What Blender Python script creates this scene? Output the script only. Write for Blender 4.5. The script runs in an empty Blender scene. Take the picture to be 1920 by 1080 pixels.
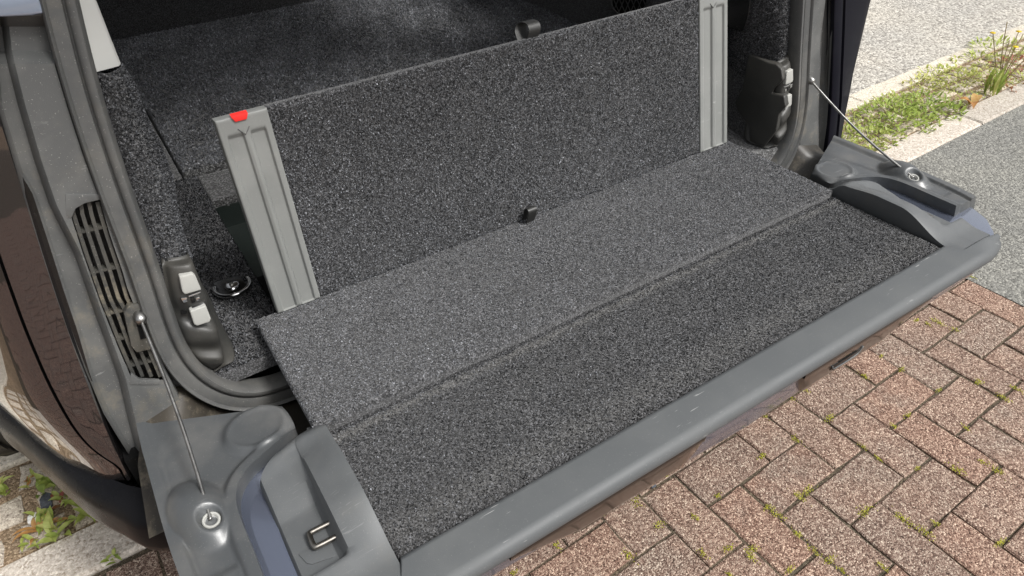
import bpy, bmesh, math, random
import numpy as np
from mathutils import Matrix, Vector
random.seed(7); rng = np.random.default_rng(7)
D = bpy.data; SC = bpy.context.scene; COL = SC.collection

# ------------------------------------------------------------------ camera
FPX = 1285.88                                    # focal length in photo pixels (1920 wide)
CAM = np.array([-0.1302, -1.0052, 1.4335])
ROT = np.array([[0.8395, -0.5421, -0.0357], [-0.358, -0.5027, -0.7868], [0.4086, 0.6733, -0.6162]])
cd = D.cameras.new('camera'); cam = D.objects.new('camera', cd); COL.objects.link(cam)
cd.sensor_width = 36.0; cd.lens = FPX * 36 / 1920; cd.clip_start = 0.02; cd.clip_end = 2000
m3 = Matrix([list(ROT[0]), list(-ROT[1]), list(-ROT[2])]).transposed()
cam.matrix_world = Matrix.Translation(Vector(CAM)) @ m3.to_4x4()
SC.camera = cam
# ------------------------------------------------------------------ light
SUN_EL, SUN_AZ = math.radians(52), math.radians(150)     # azimuth: clockwise from +y
w = D.worlds.new('World'); SC.world = w; w.use_nodes = True
nt = w.node_tree; bg = nt.nodes['Background']
sky = nt.nodes.new('ShaderNodeTexSky'); sky.sky_type = 'NISHITA'; sky.sun_disc = False
sky.sun_elevation = SUN_EL; sky.sun_rotation = SUN_AZ; sky.air_density = 1.0; sky.dust_density = 5.0; sky.ozone_density = 1.0
hs = nt.nodes.new('ShaderNodeHueSaturation'); hs.inputs['Saturation'].default_value = 0.15
nt.links.new(sky.outputs[0], hs.inputs['Color']); nt.links.new(hs.outputs[0], bg.inputs[0])
bg.inputs[1].default_value = 0.115
sl = D.lights.new('sun', 'SUN'); sl.energy = 2.3; sl.angle = math.radians(14); sl.color = (1, .98, .95)
so = D.objects.new('sun', sl); COL.objects.link(so)
sd = Vector((math.sin(SUN_AZ) * math.cos(SUN_EL), math.cos(SUN_AZ) * math.cos(SUN_EL), math.sin(SUN_EL)))
so.rotation_euler = sd.to_track_quat('Z', 'Y').to_euler(); so.location = (3, -4, 6)
vs = SC.view_settings; vs.view_transform = 'Standard'; vs.look = 'None'; vs.exposure = 0.66; vs.gamma = 1
vs.use_curve_mapping = False
SC.cycles.max_bounces = 6; SC.cycles.diffuse_bounces = 4; SC.cycles.glossy_bounces = 3; SC.cycles.transmission_bounces = 4
SC.cycles.use_denoising = True

# ------------------------------------------------------------------ geometry helpers
ZF = 0.6743                                      # height of the boot lip (top of the carpet flap)
XC2 = 1.10                                       # mirror: x -> XC2 - x
def ray(px, py): return ROT.T @ np.array([(px - 960) / FPX, (py - 540) / FPX, 1.0])
def on_z(px, py, z): d = ray(px, py); return CAM + d * (z - CAM[2]) / d[2]
JK = 0.15                                        # rake of the boot opening
def jy(z): return -0.06 + JK * (z - ZF)
def on_j(px, py, off=0.0):                       # a point on the raked plane of the boot opening, off = deeper into the car
    d = ray(px, py); n = np.array([0, 1, -JK]); p0 = np.array([0, -0.06 + off, ZF])
    return CAM + d * ((p0 - CAM) @ n) / (d @ n)

def link(o, parent=None):
    COL.objects.link(o)
    if parent is not None:
        o.parent = parent
        if parent.type == 'EMPTY': o.matrix_parent_inverse = Matrix.Translation(-Vector(parent.location))
    return o
def tag(o, label=None, cat=None, group=None, kind=None):
    for k, v in (('label', label), ('category', cat), ('group', group), ('kind', kind)):
        if v: o[k] = v
    return o
def empty(name, loc): 
    o = D.objects.new(name, None); o.location = loc; o.empty_display_size = .05; COL.objects.link(o); return o
def mesh(name, V, F, mat=None, parent=None, smooth=True, angle=None):
    me = D.meshes.new(name); me.from_pydata([tuple(map(float, v)) for v in V], [], [tuple(f) for f in F]); me.update()
    if smooth:
        me.polygons.foreach_set('use_smooth', [True] * len(me.polygons))
        if angle: me.set_sharp_from_angle(angle=math.radians(angle))
    if mat is not None: me.materials.append(mat)
    return link(D.objects.new(name, me), parent)
def mirV(V): V = np.array(V, float).copy(); V[:, 0] = XC2 - V[:, 0]; return V
def mirF(F): return [tuple(reversed(f)) for f in F]
def both(name, V, F, mat, parent, smooth=True, angle=None, parent2=None):
    return (mesh(name, V, F, mat, parent, smooth, angle), mesh(name, mirV(V), mirF(F), mat, parent2 or parent, smooth, angle))
def gridF(nu, nv, closed_v=False, skip=None, flip=False):
    F = []
    for i in range(nu - 1):
        for j in range(nv if closed_v else nv - 1):
            if skip and skip(i, j): continue
            k = (j + 1) % nv
            f = (i * nv + j, i * nv + k, (i + 1) * nv + k, (i + 1) * nv + j)
            F.append(f[::-1] if flip else f)
    return F
def grid(name, A, mat, parent=None, **kw):
    A = np.asarray(A); return mesh(name, A.reshape(-1, 3), gridF(A.shape[0], A.shape[1]), mat, parent, **kw)
def itp(t, pts, col=1):
    p = np.array(pts, float); return np.interp(t, p[:, 0], p[:, col])
def resample(P, n):
    P = np.array(P, float); d = np.r_[0, np.cumsum(np.linalg.norm(np.diff(P, axis=0), axis=1))]
    t = np.linspace(0, d[-1], n); return np.stack([np.interp(t, d, P[:, k]) for k in range(P.shape[1])], 1)
def spline(P, n):                                # Catmull-Rom then even resampling
    P = np.array(P, float); Q = np.vstack([2 * P[0] - P[1], P, 2 * P[-1] - P[-2]]); out = []
    for i in range(1, len(Q) - 2):
        for t in np.linspace(0, 1, 12, endpoint=False):
            a, b, c, d = Q[i - 1], Q[i], Q[i + 1], Q[i + 2]
            out.append(.5 * (2 * b + (c - a) * t + (2 * a - 5 * b + 4 * c - d) * t * t + (3 * b - a - 3 * c + d) * t ** 3))
    out.append(P[-1]); return resample(out, n)
def tube(name, P, r, mat, parent=None, sides=10, lobes=0, twist=0, cap=True, mirror=False):
    P = np.array(P, float); n = len(P); T = np.gradient(P, axis=0); T /= np.linalg.norm(T, axis=1)[:, None]
    up = np.array([0, 0, 1.]) if abs(T[0][2]) < .9 else np.array([1., 0, 0]); N = np.cross(T[0], up); N /= np.linalg.norm(N)
    V = []; s = 0; rr = np.broadcast_to(r, (n,))
    for i in range(n):
        N = N - T[i] * (N @ T[i]); N /= np.linalg.norm(N); B = np.cross(T[i], N)
        if i: s += np.linalg.norm(P[i] - P[i - 1])
        for j in range(sides):
            a = 2 * math.pi * j / sides + s * twist
            R = rr[i] * (1 + (.16 * math.cos(lobes * 2 * math.pi * j / sides) if lobes else 0))
            V.append(P[i] + R * (math.cos(a) * N + math.sin(a) * B))
    F = gridF(n, sides, True)
    if cap: F += [tuple(range(sides))[::-1], tuple((n - 1) * sides + k for k in range(sides))]
    if mirror: return both(name, V, F, mat, parent)
    return mesh(name, V, F, mat, parent)
def sweep(P, U, W, prof):                        # profile (a along U, b along W) at each path point
    return np.array([[P[i] + U[i] * a + W[i] * b for a, b in prof] for i in range(len(P))])
def bevel_solid(V, F, off, seg=2):
    bm = bmesh.new(); vs_ = [bm.verts.new(tuple(v)) for v in V]
    for f in F: bm.faces.new([vs_[k] for k in f])
    bmesh.ops.recalc_face_normals(bm, faces=bm.faces)
    if off: bmesh.ops.bevel(bm, geom=list(bm.edges), offset=off, segments=seg, affect='EDGES', profile=.6, clamp_overlap=True)
    V2 = [v.co[:] for v in bm.verts]; bm.verts.index_update()
    F2 = [[v.index for v in f.verts] for f in bm.faces]; bm.free(); return V2, F2
def prism(poly, thick, off=.002, seg=2):         # poly: 3D outline, thick: extrusion vector
    P = np.array(poly, float); n = len(P); V = np.vstack([P, P + np.array(thick)])
    F = [tuple(range(n)), tuple(range(2 * n - 1, n - 1, -1))] + [(i, (i + 1) % n, (i + 1) % n + n, i + n) for i in range(n)]
    return bevel_solid(V, F, off, seg)
def boxVF(c, s, off=.0, seg=1, rz=0):
    x, y, z = [k / 2 for k in s]; ca, sa = math.cos(rz), math.sin(rz)
    p = [(-x, -y), (x, -y), (x, y), (-x, y)]
    poly = [(c[0] + a * ca - b * sa, c[1] + a * sa + b * ca, c[2] - z) for a, b in p]
    return prism(poly, (0, 0, s[2]), off, seg)
def lathe(prof, c, axis, n=32):                  # prof (r, h) around axis
    ax = np.array(axis, float); ax /= np.linalg.norm(ax); u = np.cross(ax, [0, 0, 1.] if abs(ax[2]) < .9 else [1., 0, 0]); u /= np.linalg.norm(u); v = np.cross(ax, u)
    V = [np.array(c) + ax * h + r * (u * math.cos(a) + v * math.sin(a)) for r, h in prof for a in np.linspace(0, 2 * math.pi, n, endpoint=False)]
    return V, gridF(len(prof), n, True)
def smooth2(A, it=1):
    for _ in range(it):
        A = A.copy(); A[1:-1] = .25 * A[:-2] + .5 * A[1:-1] + .25 * A[2:]; A[:, 1:-1] = .25 * A[:, :-2] + .5 * A[:, 1:-1] + .25 * A[:, 2:]
    return A
def sst(a, b, x): t = np.clip((x - a) / (b - a), 0, 1); return t * t * (3 - 2 * t)
def pad_slab(P, n, th, r, ns, nt_, amp=0.0, h=None, lens=(1, 1)):
    """closed-edge slab: P(s,t) gives the top surface, n the outward normal, th thickness, r edge rounding"""
    rs, rt = r / lens[0], r / lens[1]
    S = np.r_[0, 0, rs * .3, rs, np.linspace(rs, 1 - rs, ns)[1:-1], 1 - rs, 1 - rs * .3, 1, 1]
    T = np.r_[0, 0, rt * .3, rt, np.linspace(rt, 1 - rt, nt_)[1:-1], 1 - rt, 1 - rt * .3, 1, 1]
    ds = np.zeros(len(S)); ds[[0, -1]] = th; ds[[1, -2]] = r; ds[[2, -3]] = r * .3
    dt = np.zeros(len(T)); dt[[0, -1]] = th; dt[[1, -2]] = r; dt[[2, -3]] = r * .3
    A = np.zeros((len(S), len(T), 3)); n = np.array(n, float)
    for i, s in enumerate(S):
        for j, t in enumerate(T):
            d = max(ds[i], dt[j]); hh = (h(s, t) if h else 0) * (1 if d == 0 else 0)
            A[i, j] = np.array(P(s, t)) + n * (hh - d)
    if amp:
        q = rng.normal(0, amp, A.shape); q = q * .75; A[1:-1, 1:-1] += q[1:-1, 1:-1]
    return A

# ------------------------------------------------------------------ materials
class NT:
    def __init__(s, name):
        s.m = D.materials.new(name); s.m.use_nodes = True; s.t = s.m.node_tree; s.b = s.t.nodes['Principled BSDF']
        s.tc = s.t.nodes.new('ShaderNodeTexCoord')
    def n(s, typ, **kw):
        nd = s.t.nodes.new('ShaderNode' + typ)
        for k, v in kw.items():
            if k in nd.inputs: nd.inputs[k].default_value = v
            else: setattr(nd, k, v)
        return nd
    def l(s, a, b): s.t.links.new(a, b)
    def noise(s, scale, detail=2, rough=.5, vec=None):
        nd = s.n('TexNoise', Scale=scale, Detail=detail, Roughness=rough); s.l(vec or s.tc.outputs['Object'], nd.inputs['Vector']); return nd.outputs['Fac']
    def voro(s, scale, vec=None, out='Color', feature='F1', rnd=1.0):
        nd = s.n('TexVoronoi', Scale=scale, Randomness=rnd, feature=feature); s.l(vec or s.tc.outputs['Object'], nd.inputs['Vector']); return nd.outputs[out]
    def ramp(s, fac, stops, interp='LINEAR'):
        nd = s.n('ValToRGB'); cr = nd.color_ramp; cr.interpolation = interp
        while len(cr.elements) < len(stops): cr.elements.new(.5)
        for e, (p, c) in zip(cr.elements, stops):
            e.position = p; e.color = (*c, 1) if hasattr(c, '__len__') else (c, c, c, 1)
        s.l(fac, nd.inputs['Fac']); return nd.outputs['Color']
    def mix(s, fac, a, b, blend='MIX'):
        nd = s.n('Mix', data_type='RGBA', blend_type=blend)
        for sock, v in ((nd.inputs[0], fac), (nd.inputs[6], a), (nd.inputs[7], b)):
            if hasattr(v, 'links') or hasattr(v, 'is_linked'): s.l(v, sock)
            else: sock.default_value = (*v, 1) if hasattr(v, '__len__') else v
        return nd.outputs[2]
    def math(s, op, a, b=0.0):
        nd = s.n('Math', operation=op)
        for sock, v in ((nd.inputs[0], a), (nd.inputs[1], b)):
            if hasattr(v, 'is_linked'): s.l(v, sock)
            else: sock.default_value = v
        return nd.outputs[0]
    def bump(s, h, strength=.3, dist=.001, prev=None):
        nd = s.n('Bump', Strength=strength, Distance=dist); s.l(h, nd.inputs['Height'])
        if prev: s.l(prev, nd.inputs['Normal'])
        s.l(nd.outputs[0], s.b.inputs['Normal']); return nd.outputs[0]
    def col(s, c):
        if hasattr(c, 'is_linked'): s.l(c, s.b.inputs['Base Color'])
        else: s.b.inputs['Base Color'].default_value = (*c, 1) if hasattr(c, '__len__') else (c, c, c, 1)
    def set(s, **kw):
        for k, v in kw.items():
            k = k.replace('_', ' ')
            if hasattr(v, 'is_linked'): s.l(v, s.b.inputs[k])
            else: s.b.inputs[k].default_value = v
        return s
M = {}
def carpet(name, lo, mid, hi, dust=0.0, sc=420, tint=(1, 1, 1.05), wear=False):
    t = NT(name)
    a = t.noise(sc, 4, .8); b = t.voro(sc * 1.5, out='Color'); bw = t.n('RGBToBW'); t.l(b, bw.inputs[0])
    f = t.math('ADD', t.math('MULTIPLY', a, .62), t.math('MULTIPLY', bw.outputs[0], .38))
    c = t.ramp(f, [(.40, tuple(lo * k for k in tint)), (.49, tuple(mid * k for k in tint)), (.57, tuple(hi * k for k in tint)), (.66, tuple(hi * 2.2 * k for k in tint))])
    big = t.noise(6, 4, .6)
    c = t.mix(t.math('MULTIPLY', t.ramp(big, [(.38, 0.), (.72, 1.)]), .35 + dust), c, (lo * .5 + hi * .62, lo * .5 + hi * .61, lo * .5 + hi * .6))
    if wear:                                     # pile worn pale along the fold and the loading edge
        sx = t.n('SeparateXYZ'); t.l(t.tc.outputs['Object'], sx.inputs[0])
        a1 = t.math('SUBTRACT', 1., t.math('MULTIPLY', t.math('ABSOLUTE', t.math('ADD', sx.outputs[1], .309)), 75.))
        a2 = t.math('SUBTRACT', 1., t.math('MULTIPLY', t.math('ABSOLUTE', t.math('ADD', sx.outputs[1], .495)), 26.))
        m = t.n('Math', operation='MAXIMUM', use_clamp=True); t.l(a1, m.inputs[0]); t.l(t.math('MULTIPLY', a2, .55), m.inputs[1])
        c = t.mix(t.math('MULTIPLY', m.outputs[0], t.math('MULTIPLY', f, .85)), c, (.17, .165, .155))
    t.col(c); t.set(Roughness=1.0); t.b.inputs['Specular IOR Level'].default_value = .1
    t.b.inputs['Sheen Weight'].default_value = .25; t.b.inputs['Sheen Roughness'].default_value = .6
    t.bump(f, .9, .0035); return t.m
M['carpet_panel'] = carpet('carpet_panel', .006, .028, .075, 0, 330)
M['carpet_flap'] = carpet('carpet_flap', .010, .04, .09, .2, 330)
M['carpet_tailgate'] = carpet('carpet_tailgate', .006, .026, .07, .05, 330, wear=True)
M['carpet_side'] = carpet('carpet_side', .004, .022, .075, 0, 300)
M['carpet_floor'] = carpet('carpet_floor', .010, .042, .105, .05, 190, (1, 1, 1.0))
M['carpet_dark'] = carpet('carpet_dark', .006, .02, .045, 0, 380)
def plastic(name, base, rough=.45, dust=.25, dustc=(.30, .28, .25), grain=900, spec=.5, scratch=0.0, coat=0, stain=0.0):
    t = NT(name)
    big = t.noise(9, 5, .65); fine = t.noise(grain, 1)
    d = t.ramp(big, [(.45, 0.), (.75, 1.)])
    c = t.mix(t.math('MULTIPLY', d, dust), (base[0], base[1], base[2]), dustc)
    sp = t.ramp(t.noise(520, 0), [(.77, 0.), (.80, 1.)])
    c = t.mix(t.math('MULTIPLY', sp, .3 * min(1, dust * 2)), c, (.5, .48, .44))
    if stain:
        st_ = t.math('MULTIPLY', t.ramp(t.noise(13, 6, .75), [(.52, 0.), (.68, 1.)]), t.ramp(t.noise(5, 2), [(.42, 0.), (.6, 1.)]))
        c = t.mix(t.math('MULTIPLY', st_, stain), c, (.24, .205, .145))
    if scratch:
        mp = t.n('Mapping'); mp.inputs['Scale'].default_value = (14, 160, 60); mp.inputs['Rotation'].default_value = (0, 0, .5); t.l(t.tc.outputs['Object'], mp.inputs['Vector'])
        s1 = t.ramp(t.noise(1.6, 2, .6, mp.outputs[0]), [(.66, 0.), (.70, 1.)])
        msk = t.ramp(t.noise(7, 2), [(.5, 0.), (.62, 1.)])
        c = t.mix(t.math('MULTIPLY', t.math('MULTIPLY', s1, msk), scratch), c, (.62, .62, .6))
    t.col(c); t.set(Roughness=t.math('ADD', t.math('MULTIPLY', d, .2), rough)); t.b.inputs['Specular IOR Level'].default_value = spec
    t.b.inputs['Coat Weight'].default_value = coat
    t.bump(fine, .22, .0006); return t.m
M['plastic'] = plastic('plastic', (.062, .066, .069), .33, .2, scratch=.12, stain=.1, spec=.6)
M['plastic_jamb'] = plastic('plastic_jamb', (.078, .080, .079), .5, .4, (.21, .205, .19), stain=.35, scratch=.15)
M['plastic_dark'] = plastic('plastic_dark', (.022, .022, .021), .45, .15, (.16, .14, .11))
M['edge_plastic'] = plastic('edge_plastic', (.08, .085, .088), .55, .12, (.22, .22, .21), scratch=.4, spec=.4)
M['cap_plastic'] = plastic('cap_plastic', (.085, .09, .093), .45, .15, (.22, .22, .21), scratch=.1, stain=.08)
M['latch_plastic'] = plastic('latch_plastic', (.03, .03, .028), .4, .15, (.16, .14, .11))
M['rubber'] = plastic('rubber', (.065, .066, .065), .5, .35, (.2, .19, .17), grain=1200, stain=.25)
M['rail'] = plastic('rail', (.19, .195, .187), .5, .2, (.36, .36, .34), scratch=.3)
M['trim_light'] = plastic('trim_light', (.62, .62, .59), .55, .05, (.6, .6, .56), spec=.3)
M['pad_light'] = plastic('pad_light', (.33, .33, .31), .55, .2, (.4, .38, .33), spec=.3)
M['sill'] = plastic('sill', (.02, .017, .013), .45, .22, (.12, .095, .06), stain=.5)
def paint(name, base, metal, rough, dust=.1):
    t = NT(name); fl = t.voro(2600, out='Color'); bw = t.n('RGBToBW'); t.l(fl, bw.inputs[0])
    c = t.mix(bw.outputs[0], tuple(k * .94 for k in base), tuple(k * 1.06 for k in base))
    d = t.ramp(t.noise(14, 5, .7), [(.5, 0.), (.8, 1.)]); c = t.mix(t.math('MULTIPLY', d, dust), c, (.3, .28, .25))
    t.col(c); t.set(Metallic=metal, Roughness=t.math('ADD', t.math('MULTIPLY', d, dust), rough)); t.b.inputs['Coat Weight'].default_value = 1.0; t.b.inputs['Coat Roughness'].default_value = .03; return t.m
M['paint'] = paint('paint', (.10, .09, .092), .9, .02, .0)
M['body_black'] = plastic('body_black', (.005, .005, .009), .3, .03, (.1, .1, .1), spec=.12)
M['paint_skin'] = paint('paint_skin', (.035, .027, .022), .7, .3, .05)
M['paint_dark'] = paint('paint_dark', (.012, .012, .018), .2, .2, .05)
M['paint_blue'] = paint('paint_blue', (.19, .215, .285), .75, .14, .0)
M['bumper_black'] = plastic('bumper_black', (.004, .004, .005), .25, .03, (.1, .1, .1), spec=.13)
M['gloss_black'] = plastic('gloss_black', (.006, .006, .006), .12, .05, (.1, .1, .1), spec=.5)
M['void'] = plastic('void', (.006, .006, .006), .8, .1, (.03, .03, .025), spec=.1)
M['tray'] = plastic('tray', (.012, .017, .015), .4, .1, (.04, .05, .04))
M['vent'] = plastic('vent', (.04, .04, .037), .5, .4, (.16, .14, .1), stain=.7)
def metal(name, c, r):
    t = NT(name); n_ = t.noise(60, 4, .7); t.col(t.mix(t.ramp(n_, [(.4, 0.), (.7, 1.)]), c, tuple(k * .55 for k in c))); t.set(Metallic=1.0, Roughness=r); return t.m
M['steel'] = metal('steel', (.55, .54, .5), .32); M['chrome'] = metal('chrome', (.8, .8, .8), .12); M['cable'] = metal('cable', (.38, .375, .36), .35); M['striker'] = metal('striker', (.30, .28, .25), .3)
t = NT('reflector'); t.col((.75, .035, .03)); t.set(Roughness=.25); M['red'] = t.m
t = NT('lens'); t.col((.28, .33, .42)); t.set(Roughness=.12, Metallic=.4); t.b.inputs['Coat Weight'].default_value = 1; M['lens'] = t.m
t = NT('glass'); t.col((.02, .025, .025)); t.set(Roughness=.02); t.b.inputs['Alpha'].default_value = .4; M['glass'] = t.m
t = NT('headlining'); t.col(t.mix(t.noise(300), (.3, .3, .28), (.36, .35, .33))); t.set(Roughness=.95); M['headlining'] = t.m

def stone(name, stops, sc, tints, big=2.0, bumpd=.002, rand=True, rough=.95, fleck=.6, coord='Object'):
    t = NT(name); vec = t.tc.outputs[coord]
    if rand:
        oi = t.n('ObjectInfo'); ad = t.n('VectorMath', operation='ADD'); cb = t.n('CombineXYZ')
        t.l(t.math('MULTIPLY', oi.outputs['Random'], 50.), cb.inputs[0]); t.l(t.math('MULTIPLY', oi.outputs['Random'], 31.), cb.inputs[1])
        t.l(vec, ad.inputs[0]); t.l(cb.outputs[0], ad.inputs[1]); vec = ad.outputs[0]
    v = t.n('TexVoronoi', Scale=sc); t.l(vec, v.inputs['Vector']); bw = t.n('RGBToBW'); t.l(v.outputs['Color'], bw.inputs[0])
    v2 = t.n('TexVoronoi', Scale=sc * 2.3); t.l(vec, v2.inputs['Vector']); bw2 = t.n('RGBToBW'); t.l(v2.outputs['Color'], bw2.inputs[0])
    f = t.math('ADD', t.math('MULTIPLY', bw.outputs[0], fleck), t.math('MULTIPLY', bw2.outputs[0], 1 - fleck))
    c = t.ramp(f, stops)
    bn = t.noise(big, 4, .6, vec)
    tint = t.ramp(t.math('ADD', t.math('MULTIPLY', bn, .5), t.math('MULTIPLY', oi.outputs['Random'], .55)) if rand else bn, tints)
    c = t.mix(1.0, c, tint, 'MULTIPLY'); t.col(c); t.set(Roughness=rough); t.b.inputs['Specular IOR Level'].default_value = .25
    h = t.math('SUBTRACT', 1.0, t.math('MULTIPLY', v.outputs['Distance'], 1.0))
    b1 = t.bump(h, .55, bumpd); t.bump(t.noise(sc * .35, 4, .7, vec), .35, bumpd * 1.5, b1); return t.m
M['brick'] = stone('brick', [(.15, (.035, .027, .024)), (.36, (.13, .085, .068)), (.52, (.225, .17, .145)), (.69, (.36, .295, .25)), (.86, (.66, .60, .52))], 290,
                   [(.2, (.92, .87, .82)), (.42, (1.08, .95, .86)), (.58, (.98, .95, .90)), (.72, (1.08, .90, .80)), (.88, (1.12, 1.0, .90))], 9, .005)
M['asphalt'] = stone('asphalt', [(.12, (.085, .083, .076)), (.4, (.165, .163, .152)), (.62, (.225, .222, .207)), (.85, (.36, .352, .32))], 150, [(.3, (.85, .85, .85)), (.7, (1.05, 1.04, 1.0))], 3, .006, False, fleck=.7)
M['road'] = stone('road', [(.12, (.15, .14, .125)), (.4, (.33, .31, .28)), (.62, (.43, .41, .37)), (.85, (.58, .55, .50))], 80, [(.3, (.9, .9, .9)), (.7, (1.06, 1.04, 1.0))], 2, .009, False, fleck=.75)
M['kerb'] = stone('kerb', [(.12, (.24, .2, .16)), (.35, (.38, .35, .31)), (.6, (.49, .46, .42)), (.88, (.68, .65, .60))], 160, [(.25, (.85, .82, .78)), (.7, (1.05, 1.0, .95))], 5, .002)
M['strip'] = stone('strip', [(.12, (.3, .27, .22)), (.4, (.5, .46, .4)), (.85, (.7, .66, .58))], 160, [(.3, (.9, .88, .84)), (.7, (1.05, 1.02, .97))], 4, .004)
M['sett'] = stone('sett', [(.12, (.2, .17, .14)), (.4, (.44, .39, .33)), (.62, (.56, .51, .43)), (.88, (.72, .67, .58))], 200, [(.25, (.85, .82, .8)), (.55, (1.0, .97, .93)), (.8, (1.08, 1.02, .95))], 10, .004)
M['soil'] = stone('soil', [(.15, (.10, .075, .05)), (.5, (.26, .20, .14)), (.85, (.48, .40, .30))], 210, [(.3, (.75, .72, .66)), (.7, (1.1, 1.0, .9))], 6, .006, False)
M['mortar'] = stone('mortar', [(.15, (.03, .025, .018)), (.5, (.085, .072, .054)), (.85, (.2, .17, .13))], 300, [(.3, (.8, .8, .75)), (.7, (1.1, 1.0, .9))], 8, .004, False)
M['slate'] = stone('slate', [(.1, (.05, .055, .065)), (.9, (.14, .15, .17))], 150, [(.3, (.9, .9, .9)), (.7, (1, 1, 1))], 5, .001)
M['quartz'] = stone('quartz', [(.1, (.6, .58, .54)), (.9, (.85, .84, .8))], 150, [(.3, (.95, .95, .95)), (.7, (1, 1, 1))], 5, .001)
def leafm(name, a, b, c3):
    t = NT(name); oi = t.n('ObjectInfo'); n_ = t.noise(70, 3, .6)
    c = t.ramp(t.math('ADD', t.math('MULTIPLY', n_, .7), t.math('MULTIPLY', oi.outputs['Random'], .35)), [(.25, a), (.5, b), (.75, c3)])
    t.col(c); t.set(Roughness=.5); t.b.inputs['Specular IOR Level'].default_value = .35
    tr = t.n('BsdfTranslucent'); t.l(c, tr.inputs[0]); ms = t.n('MixShader', Fac=.35); o = t.t.nodes['Material Output']
    t.l(t.b.outputs[0], ms.inputs[1]); t.l(tr.outputs[0], ms.inputs[2]); t.l(ms.outputs[0], o.inputs[0]); return t.m
M['leaf'] = leafm('leaf', (.17, .24, .045), (.31, .39, .08), (.46, .50, .16))
M['leaf_yellow'] = leafm('leaf_yellow', (.20, .27, .05), (.37, .42, .10), (.54, .52, .19))
M['leaf_brown'] = leafm('leaf_brown', (.30, .13, .04), (.48, .26, .09), (.55, .40, .16))
M['leaf_red'] = leafm('leaf_red', (.22, .05, .04), (.32, .10, .07), (.30, .2, .08))
M['moss'] = leafm('moss', (.22, .24, .02), (.42, .42, .04), (.62, .58, .10))
M['stalk'] = leafm('stalk', (.16, .12, .05), (.28, .22, .1), (.38, .32, .16))
M['flower'] = leafm('flower', (.7, .5, .02), (.8, .6, .03), (.85, .7, .05))

def fibre(name, k):
    t = NT(name); at = t.n('Attribute', attribute_name='fibre'); t.col(t.mix(1.0, at.outputs['Color'], (k * .97, k, k * 1.07), 'MULTIPLY')); t.set(Roughness=.9); t.b.inputs['Specular IOR Level'].default_value = .15; return t.m
M['fibre'] = fibre('fibre', 1.0)
def pile(A, parent, n, pal, mat='fibre', L=.0030, W=.0011, lay=(0, 0, 0), thr=None, flip=False):
    """carpet pile: n little yarn blades standing on the grid surface A, coloured yarn by yarn"""
    A = np.asarray(A); nu, nv = A.shape[:2]
    u, v = rng.uniform(0, nu - 1.001, n), rng.uniform(0, nv - 1.001, n); i, j = u.astype(int), v.astype(int); fu, fv = (u - i)[:, None], (v - j)[:, None]
    # weight by cell area so that narrow edge rings do not get crowded
    e1, e2 = A[i + 1, j] - A[i, j], A[i, j + 1] - A[i, j]; nr = np.cross(e1, e2); ar = np.linalg.norm(nr, axis=1); keep = rng.uniform(0, 1, n) < ar / np.percentile(ar, 60)
    i, j, fu, fv, e1, e2, nr, ar = [q[keep] for q in (i, j, fu, fv, e1, e2, nr, ar)]; n = len(i)
    P = A[i, j] + e1 * fu + e2 * fv; nr = nr / np.maximum(ar, 1e-12)[:, None] * (-1 if flip else 1)
    ph = rng.uniform(0, 6.28, 12); fld = lambda k: sum(np.sin(P[:, 0] * math.cos(a) * f + (P[:, 1] + P[:, 2]) * math.sin(a) * f + ph[(q + k) % 12]) for q, (a, f) in enumerate(((.3, 9), (1.4, 14), (2.2, 23), (.9, 37), (2.8, 52)))) / 2.2
    f1, f2 = fld(0), fld(5)
    d = nr + rng.normal(0, .45, (n, 3)) + np.array(lay) + .30 * f1[:, None] * np.array([1., 0, 0]) + .30 * f2[:, None] * np.array([0, .8, .6]); d /= np.linalg.norm(d, axis=1)[:, None]
    s_ = np.cross(d, rng.normal(0, 1, (n, 3))); s_ /= np.linalg.norm(s_, axis=1)[:, None]
    l = L * rng.uniform(.5, 1.2, n)[:, None]; w_ = W * rng.uniform(.6, 1.3, n)[:, None]
    V = np.empty((n, 3, 3)); V[:, 0] = P - s_ * w_ - nr * .0006; V[:, 1] = P + s_ * w_ - nr * .0006; V[:, 2] = P + d * l
    me = D.meshes.new('carpet_pile'); me.vertices.add(3 * n); me.vertices.foreach_set('co', V.reshape(-1)); me.loops.add(3 * n); me.loops.foreach_set('vertex_index', np.arange(3 * n, dtype=np.int32))
    me.polygons.add(n); me.polygons.foreach_set('loop_start', np.arange(0, 3 * n, 3, dtype=np.int32)); me.update(calc_edges=True)
    pv, pw = np.array([p[0] for p in pal]), np.array([p[1] for p in pal]); c = pv[rng.choice(len(pv), n, p=pw / pw.sum())] * rng.uniform(.75, 1.25, n) * (1 + .10 * f1 + .08 * f2)
    c[rng.uniform(0, 1, n) < .00025] = .6        # lint
    col = np.ones((n, 3, 4), np.float32); col[:, :, :3] = c[:, None, None]
    ca = me.color_attributes.new('fibre', 'FLOAT_COLOR', 'POINT'); ca.data.foreach_set('color', col.reshape(-1)); me.materials.append(M[mat])
    return tag(link(D.objects.new('carpet_pile', me), parent), kind='stuff')
PAL = [(.022, .26), (.065, .28), (.15, .29), (.28, .17)]
PAL_DARK = [(.012, .36), (.036, .31), (.09, .22), (.20, .11)]
PAL_WORN = [(.024, .24), (.065, .29), (.135, .30), (.25, .17)]
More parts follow.
